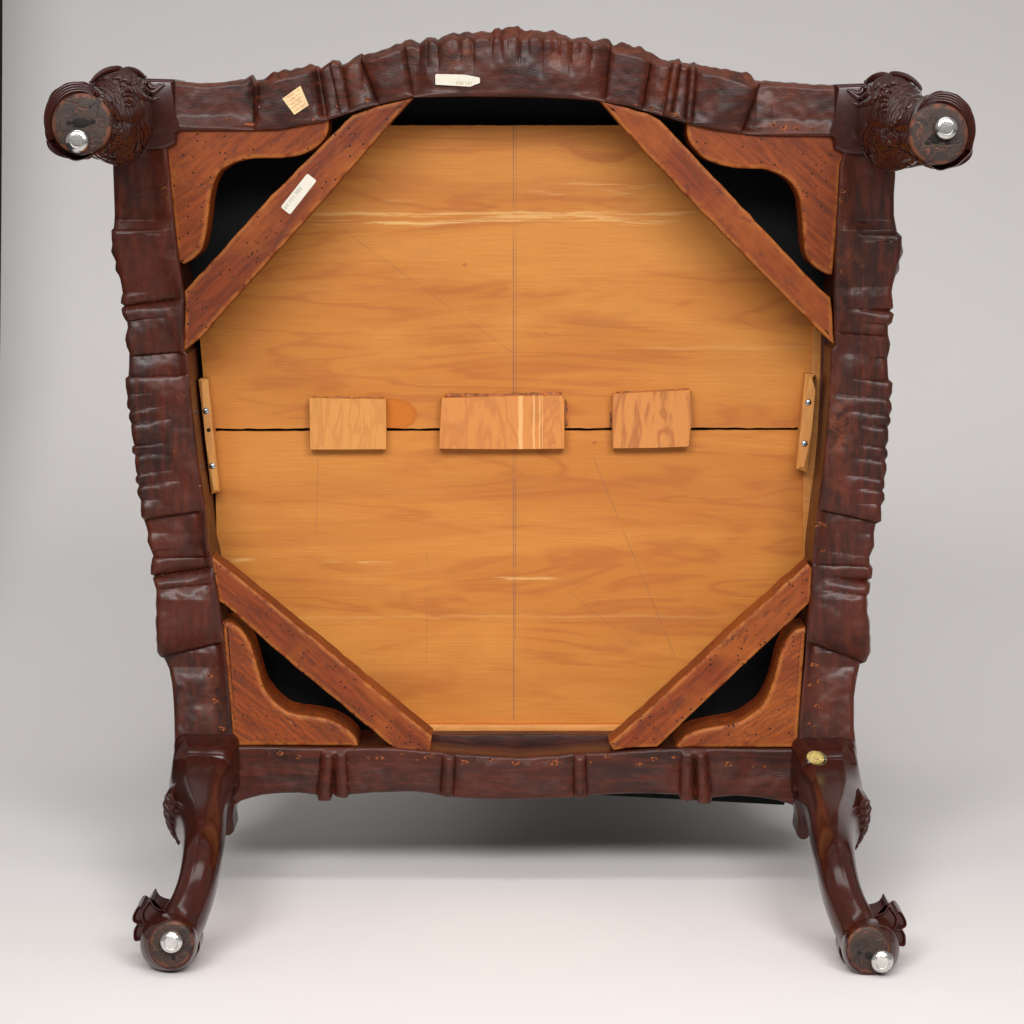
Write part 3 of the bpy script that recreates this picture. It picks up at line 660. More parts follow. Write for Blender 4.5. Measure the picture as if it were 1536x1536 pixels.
for x, y, r in ((1228, 786, 5.5), (1238, 788, 4), (1234, 826, 2.6), (1264, 287, 4), (1262, 300, 3.5), (1259, 330, 3.5), (1221, 997, 5), (1217, 1027, 4), (1229, 1022, 3.5), (1227, 1059, 4), (1211, 1086, 3.5), (1222, 1091, 3), (1251, 556, 3)): scar(RR, x, y, r)
for x, y, r in ((977, 162, 4), (1010, 172, 4.5), (1018, 175, 3), (1030, 182, 3), (952, 158, 3), (1140, 192, 3), (1160, 187, 4), (1175, 192, 4.5), (1195, 193, 3.5), (1218, 193, 3), (553, 150, 4.5), (506, 160, 2.5), (343, 179, 3), (380, 187, 2.5), (470, 180, 2.5)): scar(RT, x, y, r)

# --- corner blocks
def block(pts_curve, pts_straight, mat, y0, y1, label):
    poly = catmull(pts_curve, 5) + pts_straight
    return eased_slab('corner_block', poly, y0, y1, mat, chair, 0.0024, 0.0003, label)
M['block_tl'] = mat_secondary('beech_block_a', 38, (0.2646, 0.0530, 0.0092), (0.1429, 0.0259, 0.0060), 0.0, 0.34, 1.3)
M['block_tr'] = mat_secondary('beech_block_b', -40, (0.2487, 0.0484, 0.0087), (0.1334, 0.0238, 0.0058), 0.0, 0.42, 2.1)
M['block_bl'] = mat_secondary('beech_block_c', -38, (0.2699, 0.0530, 0.0087), (0.1476, 0.0273, 0.0058), 0.42, 0.50, 3.7)
M['block_br'] = mat_secondary('beech_block_d', 32, (0.2593, 0.0514, 0.0087), (0.1381, 0.0252, 0.0056), 0.30, 0.48, 4.4)
block([(493.5, 178), (492, 198), (481, 215.5), (456.5, 230.5), (424, 237), (380, 238), (350, 244.5), (328, 260), (318.5, 281.5), (314.5, 306), (310, 344), (303.5, 372), (290, 388), (275, 396.5)],
      [(266, 390), (253, 262), (246, 222), (240, 205), (240, 188), (300, 188)], 'block_tl', 0.006, 0.060, 'worm-eaten corner block under the front rail, above the brace with the paper label')
block([(1030, 182), (1031.5, 206), (1042.5, 225), (1064, 241.5), (1102.6, 252), (1149, 254.5), (1180, 268), (1196.6, 290), (1202, 314), (1205, 355), (1209, 383), (1221, 399), (1237.6, 410), (1249, 413)],
      [(1257, 330), (1262, 246), (1272, 230), (1272, 196), (1130, 196)], 'block_tr', 0.006, 0.060, 'reddish corner block under the front rail above the clean brace')
block([(333, 934), (346.5, 934.5), (362, 945), (376.5, 968), (388, 1007), (397, 1033), (409, 1049), (420, 1060), (440, 1070.5), (488, 1078), (515, 1090), (532.6, 1105), (537.5, 1119)],
      [(420, 1119), (345, 1119), (345, 1091)], 'block_bl', 0.005, 0.064, 'striped corner block by the rear leg without the sticker')
block([(1209, 941), (1192.5, 946), (1179.5, 960.5), (1169, 986.5), (1161, 1018), (1151, 1044), (1137, 1064.5), (1104.5, 1084), (1056.5, 1093), (1029.5, 1103.5), (1013, 1121)],
      [(1120, 1122), (1200, 1121), (1198, 1096)], 'block_br', 0.005, 0.064, 'corner block beside the rear leg with the gold sticker')

# --- diagonal braces
M['brace_tl'] = mat_secondary('brace_wood_a', 44, (0.2170, 0.0408, 0.0089), (0.1191, 0.0218, 0.0063), 0.0, 0.40, 5.2)
M['brace_tr'] = mat_secondary('brace_wood_b', -46, (0.2170, 0.0386, 0.0082), (0.1381, 0.0245, 0.0063), 0.0, 1.5, 6.8)
M['brace_bl'] = mat_secondary('brace_wood_c', -41, (0.2328, 0.0439, 0.0087), (0.1239, 0.0224, 0.0058), 0.0, 0.36, 7.1)
M['brace_br'] = mat_secondary('brace_wood_d', 43, (0.2434, 0.0462, 0.0087), (0.1286, 0.0231, 0.0058), 0.0, 0.36, 8.9)
def brace(poly, mat, y0, y1, label):
    pts = []
    for (a, b), (c, d) in zip(poly, poly[1:] + poly[:1]):
        L = math.hypot(c - a, d - b); n = max(1, int(L / 14))
        for i in range(n): pts.append((a + (c - a) * i / n, b + (d - b) * i / n))
    return eased_slab('corner_brace', pts, y0, y1, mat, chair, 0.0018, 0.0008, label)
b_tl = brace([(619, 146.5), (600, 150), (566, 159), (528, 173), (407, 293), (277, 437), (276, 526), (300, 507), (376.5, 421), (484, 301)], 'brace_tl', 0.004, 0.040, 'worm-holed diagonal brace bearing the cream number label')
b_tr = brace([(900, 150.5), (929, 186), (1037, 301), (1155, 421), (1229, 496), (1251, 517), (1248.5, 470), (1244.6, 447), (1216, 419), (1102.6, 299), (990, 180), (971, 170)], 'brace_tr', 0.004, 0.040, 'smooth reddish diagonal brace free of worm holes')
b_bl = brace([(318, 834), (317, 846), (328, 902), (337, 907), (420, 981), (500, 1047), (594, 1125), (620, 1126), (645, 1130), (648, 1104), (601, 1066), (480, 966)], 'brace_bl', 0.004, 0.044, 'diagonal brace by the rear leg that has no sticker')
b_br = brace([(1212, 845), (1219, 853), (1216, 903), (1200, 918), (1130, 984), (985, 1121), (950, 1122), (920, 1126), (914, 1116), (1010, 1030), (1110, 936)], 'brace_br', 0.004, 0.044, 'diagonal brace with the damaged end by the sticker leg')

# --- seat boards, backing cloth, ledger strips
YB = 0.085
def jag(x0, y0, x1, y1, step=11, amp=0.8, z=0.0):
    L = math.hypot(x1 - x0, y1 - y0); n = max(1, int(L / step)); out = []
    for i in range(n):
        f = i / n; q = amp * mnoise.noise(Vector((x0 + (x1 - x0) * f * 1.0, y0 * 0.7, z)) * 0.09)
        out.append((x0 + (x1 - x0) * f, y0 + (y1 - y0) * f + q))
    return out
slab('seat_board', jag(549, 188, 965, 188) + [(965, 188), (1225, 456), (1221.5, 560)] + jag(1201, 641.5, 319, 642.5, 11, 1.6) + [(319, 642.5), (305, 566), (300, 510), (297, 462)], YB, YB + 0.011, 'board', chair, bevel=0.0008, segs=1, label='larger upper pine board with pale scraped streaks')
slab('seat_board', jag(320.5, 647, 1201, 645.2, 11, 1.0, 4) + [(1201, 645.2), (1204, 720), (1208, 830), (1212, 872), (983, 1086), (575, 1086), (326, 866), (325, 800)], YB + 0.001, YB + 0.012, 'board', chair, bevel=0.0008, segs=1, label='lower pine board below the cleats')
slab('ledger_strip', [(600, 1088), (960, 1088), (960, 1100.5), (600, 1100.5)], 0.078, 0.0985, 'strip', chair, bevel=0.0008)
slab('ledger_strip', [(1223, 455), (1234, 455), (1229, 600), (1220, 760), (1214, 850), (1204, 850), (1205, 700)], 0.079, 0.098, 'strip', chair, bevel=0.0008)
slab('rail_lining', [(1235, 455), (1262, 455), (1258, 600), (1246, 760), (1234, 850), (1215, 850), (1221, 760), (1230, 600)], 0.074, 0.0985, 'rail_z', chair, bevel=0.001)
slab('rail_lining', [(560, 1102), (960, 1102), (960, 1126), (560, 1126)], 0.058, 0.0985, 'rail_x', chair, bevel=0.001)
slab('dust_cover', [(236, 140), (1290, 140), (1240, 620), (1215, 1112), (350, 1112), (270, 620)], 0.100, 0.104, 'black', chair, bevel=0)

# --- cleats across the joint
slab('cleat', [(464, 598), (463.5, 597), (520, 598), (579, 599), (579.5, 636), (579, 674.5), (520, 674), (465, 674.5)], 0.0730, YB + 0.0005, 'cleat_a', chair, 0.0006, 1, 0.0005, 'small rectangular pine cleat beside the amber glue stain')
slab('cleat', [(662, 597), (750, 594.5), (843, 593), (847, 600), (847, 673.5), (750, 674), (658.5, 674)], 0.0725, YB + 0.0005, 'cleat_b', chair, 0.0006, 1, 0.0005, 'widest pine cleat with pale vertical streaks')
slab('cleat', [(919, 591), (980, 587.5), (1036.5, 585), (1037, 630), (1034, 670.5), (975, 672), (918.5, 673)], 0.0725, YB + 0.0005, 'cleat_c', chair, 0.0006, 1, 0.0005, 'slightly skewed pine cleat with dark wavy figure')
def glue(x0, y0, x1, y1, wmax, label=None):
    top, bot = [], []
    n = max(4, int(math.hypot(x1 - x0, y1 - y0) / 5))
    for i in range(n + 1):
        f = i / n; a = x0 + (x1 - x0) * f; b = y0 + (y1 - y0) * f
        q = wmax * max(0.12, 0.5 + 0.9 * mnoise.noise(Vector((a * 0.09, b * 0.09, 2.0))))
        if abs(x1 - x0) > abs(y1 - y0): top.append((a, b - q)); bot.append((a, b + 1))
        else: top.append((a + q, b)); bot.append((a - 1, b))
    slab('glue_bead', top + bot[::-1], YB - 0.0022, YB + 0.0005, 'glue', chair, 0.0008, 1, 0, label)
glue(470, 597, 575, 598, 3.6); glue(668, 594, 842, 591.5, 4.5); glue(848, 600, 849, 640, 4); glue(925, 588.5, 1034, 584, 2.2); glue(915.5, 618, 915, 642, 3)

# --- side battens with screws
def batten(poly, ridge, label, screws, hole=None):
    bt = slab('batten', poly, 0.060, YB + 0.0005, 'batten', chair, 0.0035, 1, 0.0002, label)
    for (x, y, a) in screws:
        c = P(x, y, 0.0602)
        s = lathe('screw', [(0.0029, -0.001), (0.0029, 0.0004), (0.0022, 0.0011), (0.0012, 0.0014), (0.0003, 0.0015)], c, 'steel', bt, 20)
        d1 = Vector((math.cos(a), 0, math.sin(a))); d2 = Vector((-math.sin(a), 0, math.cos(a)))
        vv = []
        for dy in (-0.00165, -0.001):
            for su, sv in ((-1, -1), (1, -1), (1, 1), (-1, 1)): vv.append(c + d1 * (0.0021 * su) + d2 * (0.0004 * sv) + Vector((0, dy, 0)))
        new_obj('screw_slot', vv, [(0, 1, 2, 3), (7, 6, 5, 4), (0, 4, 5, 1), (1, 5, 6, 2), (2, 6, 7, 3), (3, 7, 4, 0)], 'slot', s, False)
    if hole:
        c = P(hole[0], hole[1], 0.0601); lathe('screw_hole', [(0.0019, -0.001), (0.0019, 0.0003), (0.0004, 0.0003)], c, 'slot', bt, 16)
    return bt
batten([(297.5, 570), (302, 568.5), (311.5, 569), (313, 580), (320, 650), (329, 738), (317, 741.5), (308, 660)], None, 'thin pine batten with two screws and one empty screw hole', [(309, 616.5, 0.9), (318.5, 699, 0.3)], (313, 645))
batten([(1208.5, 560.5), (1223.7, 562), (1223, 585), (1217, 650), (1210.7, 708.5), (1195, 704), (1199, 660)], None, 'thin pine batten with two screws, one of them tarnished', [(1212.5, 603.5, 0.7), (1206.8, 665.5, 1.1)])

# ---------------------------------------------------------------- rear legs
def lerp(a, b, f): return a + (b - a) * f
def mir_rear(px, py, Y):
    f = max(0.0, min(1.0, -Y / 0.33)); return (2 * lerp(773, 780, f) - px, py + lerp(6, 8, f))
def mir_front(px, py, Y):
    f = max(0.0, min(1.0, -Y / 0.33)); return (2 * lerp(757.5, 765, f) - px, py + lerp(7, 15, f))

def glide(px, py, Y, parent, r=0.0093):
    c = P(px, py, Y)
    return lathe('glide', [(r * 0.93, -0.004), (r, 0.001), (r * 1.0, 0.0035), (r * 0.96, 0.0056), (r * 0.86, 0.0074), (r * 0.74, 0.0082), (r * 0.60, 0.0085), (r * 0.56, 0.0081), (r * 0.53, 0.0085), (r * 0.25, 0.0087), (r * 0.02, 0.0087)], c, 'nickel', parent, 40)
def nail_hole(px, py, Y, r, parent, sx=1.0):
    c = P(px, py, Y); n = 14
    rings = []
    for rr, h in ((r, -0.001), (r, 0.0005), (r * 0.2, 0.0004)):
        rings.append([Vector((c.x + sx * rr * (1 + 0.25 * math.sin(3 * j)) * math.cos(2 * math.pi * j / n), c.y - h, c.z + rr * math.sin(2 * math.pi * j / n))) for j in range(n)])
    return loft('nail_hole', rings, 'slot', parent, sharp=None)

def foot_pad(poly_c, rx, ry, ang, Y, map_, mat, parent):
    n = 48; rings = []; rub = []
    for k, (f, dy) in enumerate(((1.0, 0.010), (1.0, 0.0012), (0.965, 0.0), (0.85, -0.0004), (0.5, -0.0006), (0.02, -0.0006))):
        ring = []
        for j in range(n):
            a = 2 * math.pi * j / n
            wob = 1 + 0.02 * mnoise.noise(Vector((math.cos(a) * 2.2, math.sin(a) * 2.2, 4.0 + Y)))
            ex, ey = rx * f * wob * math.cos(a), ry * f * wob * math.sin(a)
            q = map_(poly_c[0] + ex * math.cos(ang) - ey * math.sin(ang), poly_c[1] + ex * math.sin(ang) + ey * math.cos(ang), Y)
            ring.append(P(q[0], q[1], Y) + Vector((0, dy, 0))); rub.append(1.0 if f > 0.9 else (0.05 if f > 0.8 else 0.0))
        rings.append(ring)
    return loft('foot_pad', rings, mat, parent, sharp=None, attrs={'rub': rub})

def rear_leg(map_, flip, glide_at, holes, label):
    # px, py, Y, half width px, half depth m, squareness, use -Y as the axis
    st = [(311, 1147, 0.090, 50, 0.030, 6, 1), (311, 1147, 0.050, 50, 0.030, 6, 1), (311, 1147, 0.012, 50.5, 0.0305, 5.5, 1), (310, 1148, 0.0035, 50, 0.0300, 5, 1), (308, 1152, -0.006, 48, 0.0280, 4, 1),
          (303, 1171, -0.016, 46.5, 0.0265, 3.4, 0), (298, 1195, -0.048, 45, 0.0258, 2.9, 0), (298, 1220, -0.110, 42, 0.0240, 2.6, 0), (304, 1248, -0.180, 34.5, 0.0222, 2.4, 0), (304, 1278, -0.230, 30.5, 0.0210, 2.3, 0), (300, 1308, -0.253, 29.5, 0.0205, 2.3, 0),
          (293, 1338, -0.269, 29.5, 0.0205, 2.3, 0), (282, 1367, -0.281, 31, 0.0208, 2.25, 0), (270, 1390, -0.291, 34, 0.0215, 2.2, 0), (259, 1408, -0.302, 40, 0.0225, 2.1, 0), (253.5, 1414, -0.311, 43.5, 0.0233, 2.1, 1), (255, 1416, -0.321, 40.5, 0.0220, 2.05, 1), (257, 1417, -0.3285, 34.5, 0.0200, 2.0, 1)]
    tab = catmull([s for s in st], 7)
    cen = []
    for s in tab:
        q = map_(s[0], s[1], s[2]); cen.append(P(q[0], q[1], s[2]))
    rings = []; n = 56
    for i, s in enumerate(tab):
        T = (cen[min(i + 1, len(cen) - 1)] - cen[max(i - 1, 0)]).normalized()
        ax = max(0.0, min(1.0, s[6]))
        T = (T * (1 - ax) + Vector((0, -1, 0)) * ax).normalized()
        X = Vector((1, 0, 0)); L = (X - T * X.dot(T)).normalized(); D = L.cross(T).normalized()
        if D.z < 0: D = -D
        a = s[3] * (DIST + s[2]) / F; b = s[4]; e = 2.0 / max(1.9, s[5])
        ring = []
        for j in range(n):
            th = 2 * math.pi * j / n; c, sn = math.cos(th), math.sin(th)
            ring.append(cen[i] + L * (a * math.copysign(abs(c) ** e, c)) + D * (b * math.copysign(abs(sn) ** e, sn)))
        rings.append(ring)
    leg = loft('leg', rings, 'leg', chair, sharp=50, label=label)
    pad = foot_pad((257, 1417), 32.5, 35.5, 0.35, -0.3300, map_, 'pad_dark', leg)
    glide(glide_at[0], glide_at[1], -0.3302, leg)
    for hx, hy, hr in holes: nail_hole(hx, hy, -0.3307, hr, pad)
    def mp(poly, Y): return [map_(a, b, Y) for a, b in poly]
    def leaf(name, poly, y0, y1, inset=0.0016, push=0.0028, bev=0.0008):
        """thick carved leaf: an outline with a hollowed face"""
        pl = mp(catmull(poly + [poly[0]], 4)[:-1], y0)
        bm = bmesh.new(); fr = [bm.verts.new(P(a, b, y0)) for a, b in pl]; bk = [bm.verts.new(P(a, b, y0) + Vector((0, y1 - y0, 0))) for a, b in pl]
        f = bm.faces.new(fr); bm.faces.new(bk[::-1]); N = len(fr)
        for i in range(N): bm.faces.new((fr[i], bk[i], bk[(i + 1) % N], fr[(i + 1) % N]))
        bmesh.ops.recalc_face_normals(bm, faces=bm.faces)
        r = bmesh.ops.inset_region(bm, faces=[f], thickness=inset * 0.5, depth=0)
        r = bmesh.ops.inset_region(bm, faces=[f], thickness=inset, depth=-push)
        bmesh.ops.triangulate(bm, faces=[q for q in bm.faces if len(q.verts) > 4])
        return from_bm(name, bm, 'carve', leg, sharp=45)
    leaf('scroll_leaf', [(250, 1366), (240, 1364), (232, 1360), (228, 1354), (226, 1349.5), (223, 1352), (219, 1358), (214, 1365), (212, 1372), (214, 1383), (222, 1389), (236, 1388), (248, 1378)], -0.302, -0.262)
    leaf('scroll_leaf', [(217, 1364), (213, 1360), (208, 1359.5), (203, 1365), (199, 1374), (199, 1381.5), (205, 1386), (214, 1388), (222, 1388), (220, 1376)], -0.296, -0.258)
    leaf('scroll_leaf', [(205, 1387), (201, 1394), (200, 1402), (200.6, 1409), (203.5, 1412), (210, 1411), (222, 1407), (238, 1396), (246, 1382), (230, 1385)], -0.304, -0.266)
    leaf('scroll_leaf', [(296, 1409), (299, 1411), (300, 1415), (299, 1425), (292, 1437), (284, 1447), (280, 1450.5), (276, 1450), (272, 1446), (280, 1432), (288, 1420)], -0.292, -0.262)
    leaf('scroll_leaf', [(236, 1452), (250, 1455), (266, 1453), (262, 1458), (250, 1460.5), (246, 1459), (240, 1457)], -0.300, -0.270, 0.001, 0.001)
    # carved acanthus on the knee: a raised leaf with lobes standing off the side
    def knee_leaf(poly, y0, y1):
        return slab('knee_carving', [map_(a - 6, b, y0) for a, b in poly], y0, y1, 'carve', leg, 0.0015, 2, 0.0004)
    kc = knee_leaf([(262, 1190), (256, 1192), (252, 1197), (254, 1203), (249.5, 1206), (251, 1214), (254, 1217), (251.5, 1224), (254, 1230), (257, 1231), (256, 1240), (260, 1247), (264, 1247), (264, 1255), (268, 1260), (272, 1261), (273, 1270), (279, 1262), (281, 1235), (273, 1208)], -0.130, -0.085)
    for (a, b, r) in ((258, 1198, 0.0017), (257, 1210, 0.0015), (258, 1222, 0.0017), (261, 1236, 0.0014), (266, 1249, 0.0012)):
        pa = [map_(a - 6 + dx, b + dy, -0.13) for dx, dy in ((-5, -5), (-1, 0), (3, 5), (8, 6))]
        tube('leaf_lobe', [Vector(p) for p in catmull([tuple(P(q[0], q[1], -0.1305)) for q in pa], 3)], [r * math.sin(math.pi * (i + 0.7) / 11) for i in range(10)], 'carve', kc, 8)
    rim = [map_(a, b, y) + (y,) for a, b, y in ((260, 1180, -0.075), (263, 1194, -0.10), (270, 1208, -0.125), (276, 1224, -0.15), (279, 1242, -0.172), (279, 1258, -0.188))]
    tube('leaf_rim', [P(*q) for q in catmull(rim, 4)], [0.0034 * math.sin(math.pi * (i + 1) / 22) ** 0.5 for i in range(21)], 'leg', kc, 10)
    # bracket ear on the inner side
    slab('bracket', [map_(a, b, 0.0) for a, b in catmull([(330, 1180), (353, 1180), (352, 1205), (349, 1225), (351, 1243), (348, 1251), (340, 1254), (333, 1250), (330, 1235)], 4)], 0.004, 0.05, 'leg', leg, 0.002, 2)
    return leg
ident = lambda a, b, Y: (a, b)
rear_leg(ident, 1, (258, 1411), [(260.5, 1437, 0.0015), (241, 1417, 0.0013), (243, 1427, 0.0007)], 'polished curved rear leg with scrolled foot, no sticker on it')
leg_r = rear_leg(mir_rear, -1, (1322, 1440), [(1289, 1429, 0.0016), (1303, 1433, 0.0028)], 'polished curved rear leg with scrolled foot and gold sticker near its top')

# ---------------------------------------------------------------- front legs
def front_leg(map_, glide_at, holes, pad_shift, label, seed, padm):
    # stile block let into the rail ends
    blk = [(184, 122), (200, 117), (262.5, 119), (262, 165), (264, 196), (266, 200), (264, 216), (250, 223.5), (226, 224), (190, 224), (182, 200)]
    bm_obj = slab('leg', [map_(a, b, 0.0) for a, b in blk], -0.002, 0.095, 'carve', chair, 0.004, 3, 0.0003, label)
    st = [(186, 172, 0.055, 34, 55), (181, 173, 0.022, 46, 64), (179, 174, -0.010, 49, 69.5), (178, 175, -0.040, 49.5, 70), (175, 177, -0.070, 48, 66), (167, 180, -0.100, 46, 58), (156, 184, -0.140, 43, 50), (146, 185, -0.185, 40, 46),
          (135, 185, -0.230, 40, 46), (122, 183, -0.268, 45, 52), (114.5, 181, -0.294, 47.5, 58), (113.5, 181, -0.308, 47.5, 59.5), (114, 181, -0.3145, 46.5, 58), (115.5, 182, -0.3120, 45, 55), (118.5, 184, -0.3080, 44.5, 50), (121.0, 186, -0.3180, 44.5, 46.5), (121.7, 186, -0.3325, 44.5, 45.8)]
    tab = catmull(st, 26); n = 220; rings = []
    for s in tab:
        Y = s[2]; ring = []
        foot = sstep(-0.262, -0.285, Y)
        for j in range(n):
            th = 2 * math.pi * j / n
            c, sn = math.cos(th), math.sin(th)          # image directions: +x right, +y down
            a, b = s[3], s[4]
            lump = 1 + 0.03 * (1 - foot) * mnoise.noise(Vector((c * 1.7, sn * 1.7, Y * 16 + seed)))
            lump *= 1 - foot * sstep(-0.330, -0.318, Y) * (0.05 * sstep(0.35, 0.95, c) - 0.020 * math.sin(5 * th + 1.0) - 0.012 * math.sin(11 * th + seed))
            # mane: locks that sweep round the leg, the cheek left bare
            wv = mnoise.noise(Vector((c * 1.5, sn * 1.5, Y * 13 + seed)))
            edge = -0.030 - 0.055 * sstep(0.45, 0.95, c)
            hairy = (1 - foot) * sstep(edge, edge - 0.018, Y + 0.012 * wv)
            ph = 6.283 * (Y / 0.0170) + 3.5 * math.sin(th + 0.4) + 2.0 * math.sin(2 * th + 1.0) + 2.6 * wv
            g = abs(math.sin(ph * 0.5)); g2 = abs(math.sin(ph * 1.5 + 3 * wv)); big = 1.0 + 0.6 * sstep(0.1, 0.7, sn)
            rr = hairy * big * ((g - 0.6) * 5.0 + (g2 - 0.6) * 2.0)
            # lock masses with a furrow between the upper and the lower fall
            rr += hairy * 2.2 * math.sin(3 * th + 26 * Y + 1.5 * wv) - hairy * 3.5 * math.exp(-((th if th < 3.14 else th - 6.283) / 0.16) ** 2)
            # short fur on the cheek
            fur = (1 - foot) * (1 - hairy) * sstep(0.03, -0.01, Y) * sstep(0.1, 0.5, sn)
            rr += fur * 0.5 * math.sin(46 * th + 3 * math.sin(Y * 160 + th * 5))
            q = map_(s[0] + (a * lump + rr) * c, s[1] + (b * lump + rr) * sn, Y)
            ring.append(P(q[0], q[1], Y))
        rings.append(ring)
    shank = loft('shank', rings, 'carve', bm_obj, sharp=None, label='carved shaggy lion-like knee and ankle')
    pad = foot_pad((122, 186), 44.5, 45.5, 0.0, -0.3345, map_, padm, bm_obj)
    glide(glide_at[0], glide_at[1], -0.3347, bm_obj, 0.0097)
    for h in holes: nail_hole(h[0], h[1], -0.3352, h[2], pad, h[3] if len(h) > 3 else 1.0)
    # scroll lip hanging under the foot
    lip = catmull([(69, 208), (71, 220), (82, 231), (98, 237), (118, 240), (127, 238), (129, 229), (110, 226), (90, 218), (78, 205)], 4)
    slab('scroll_lip', [map_(a, b, -0.30) for a, b in lip], -0.300, -0.262, 'carve', bm_obj, 0.002, 2)
    # face on the knee: ear, brow ridges and eyes, top-knot curls
    eye_pt = Vector((0, -DIST, EYE))
    def hit(px, py):
        d = (P(px, py, 0.0) - eye_pt).normalized(); best = 0.0
        for ob in (shank, bm_obj):
            ok, loc, nr, ix = ob.ray_cast(eye_pt, d)
            if ok: best = min(best, loc.y)
        return best
    def tb(name, pts, rad, par, flat=1.0, nn=10, lift=None):
        path = []
        for p in catmull(pts, 5):
            q = map_(p[0], p[1], p[2] if lift is None else -0.05); y = p[2]
            if lift is not None: y = hit(q[0], q[1]) - lift
            path.append(P(q[0], q[1], y))
        L = len(path)
        return tube(name, path, [rad * (0.25 + 0.75 * math.sin(math.pi * (i + 1) / (L + 1)) ** 0.7) for i in range(L)], 'carve', par, nn, flat)
    ear = tb('ear', [(199, 115, 0), (198, 127, 0), (203, 138, 0), (214, 146, 0), (228, 149, 0), (238, 146, 0)], 0.0030, bm_obj, lift=0.0)
    tb('ear_fold', [(213, 117, 0), (212, 127, 0), (218, 136, 0), (230, 138, 0), (240, 131, 0), (247, 126, 0)], 0.0030, ear, lift=0.0)
    tb('ear_fold', [(223, 121, 0), (224, 129, 0), (232, 132, 0), (242, 126, 0)], 0.0026, ear, lift=0.0)
    for (x, y) in ((190, 139), (188, 154)):
        e = tb('brow', [(x - 8, y + 1, 0), (x - 1, y - 3, 0), (x + 7, y - 2, 0), (x + 14, y + 4, 0)], 0.0030, bm_obj, 1.0, 10, 0.001)
        tb('eye', [(x - 6, y + 5, 0), (x, y + 4, 0), (x + 8, y + 5, 0)], 0.0022, e, 1.0, 10, 0.001)
    def fall(inner, outer, nst, rad, lift=0.0006):
        for q in range(nst):
            f = q / (nst - 1); wob = 1.2 * math.sin(q * 2.3 + seed)
            tb('hair_lock', [(lerp(a[0], b[0], f) + wob * (0.3 + 0.7 * (kk % 2)), lerp(a[1], b[1], f) + 0.5 * wob, 0) for kk, (a, b) in enumerate(zip(inner, outer))], rad * (0.85 + 0.3 * ((q * 7) % 5) / 4), shank, 1.0, 8, lift)
    fall([(139, 140), (148, 147), (157, 156), (168, 168), (175, 180)], [(134, 125), (157, 121), (174, 132), (182, 154), (186, 180)], 10, 0.0026)
    fall([(177, 183), (176, 190), (172, 195), (168, 197)], [(194, 186), (193, 202), (182, 213), (167, 215)], 7, 0.0024)
    fall([(162, 218), (176, 219), (192, 224), (203, 236)], [(140, 230), (156, 238), (172, 243), (186, 246)], 8, 0.0026)
    fall([(197, 190), (206, 200), (207, 214), (202, 228)], [(214, 178), (223, 196), (222, 216), (210, 236)], 5, 0.0016, 0.0)
    # ridged inside of the foot's cup
    for q in range(4):
        f = 0.25 + 0.6 * q / 3
        tb('cup_ridge', [(lerp(122, 113.5, f) + lerp(44.5, 47, f) * math.cos(a), lerp(186, 181, f) + lerp(45.8, 58, f) * math.sin(a), -0.312 - 0.0015 * f) for a in [math.radians(d) for d in (150, 175, 200, 225, 250, 275, 300, 318)]], 0.0019, shank, 1.0, 8)
    rnd = random.Random(seed)
    tb('topknot', [(137, 123, -0.07), (146, 114, -0.065), (158, 107, -0.06), (170, 104, -0.055), (180, 104.5, -0.05), (181, 112, -0.06), (170, 116, -0.07), (156, 117, -0.075)], 0.0032, bm_obj)
    tb('topknot', [(182, 107, -0.045), (192, 106, -0.04), (204, 109, -0.03), (214, 114, -0.02)], 0.0040, bm_obj)
    for k in range(9):
        x = 184 + 4 * k; y = 107 + 0.05 * k * k * 2
        pts = [(x + 3.2 * math.cos(a), y + 2.2 * math.sin(a), -0.05 + 0.004 * k) for a in (0, 1.2, 2.4, 3.6, 4.8)]
        tb('curl', pts, 0.0018, bm_obj, 1.0, 8)
    for (x, y) in ((176, 118), (186, 121), (196, 124), (170, 125), (182, 129)):
        tb('curl', [(x - 6, y + 2, 0), (x - 1, y - 1, 0), (x + 5, y, 0), (x + 8, y + 3, 0)], 0.0026, bm_obj, 1.0, 8, 0.0005)
    return bm_obj
front_leg(ident, (117, 211), [(121, 184, 0.0040, 1.8), (103, 184, 0.0018), (139, 182, 0.0022), (135, 160, 0.0011, 0.6)], 0, 'front leg with carved shaggy knee, its glide set low on a dark cracked foot', 3, 'pad_dark')
front_leg(mir_front, (1418, 192), [(1404, 208, 0.0040, 1.4), (1391, 214, 0.0017), (1421, 213, 0.0022)], 0, 'front leg with carved shaggy knee, its glide set high on an orange-worn foot', 11, 'pad')

# ---------------------------------------------------------------- paper labels and sticker
def text_mesh(name, s, size, mat, parent, loc, ang, upside=0.0, shear=0.0):
    cu = bpy.data.curves.new(name, 'FONT'); cu.body = s; cu.size = size; cu.align_x = 'CENTER'; cu.align_y = 'CENTER'; cu.extrude = 0.00002
    cu.space_character = 1.12
    tmp = bpy.data.objects.new(name, cu); COL.objects.link(tmp)
    dg = bpy.context.evaluated_depsgraph_get(); me = bpy.data.meshes.new_from_object(tmp.evaluated_get(dg))
    bpy.data.objects.remove(tmp)
    ca, sa = math.cos(ang), math.sin(ang)
    for v in me.vertices:
        x, y, z = v.co
        v.co = Vector((loc.x + x * ca - y * sa, loc.y - z, loc.z + x * sa + y * ca))
    me.materials.clear(); me.materials.append(M[mat])
    o = bpy.data.objects.new(name, me); COL.objects.link(o); o.parent = parent
    return o
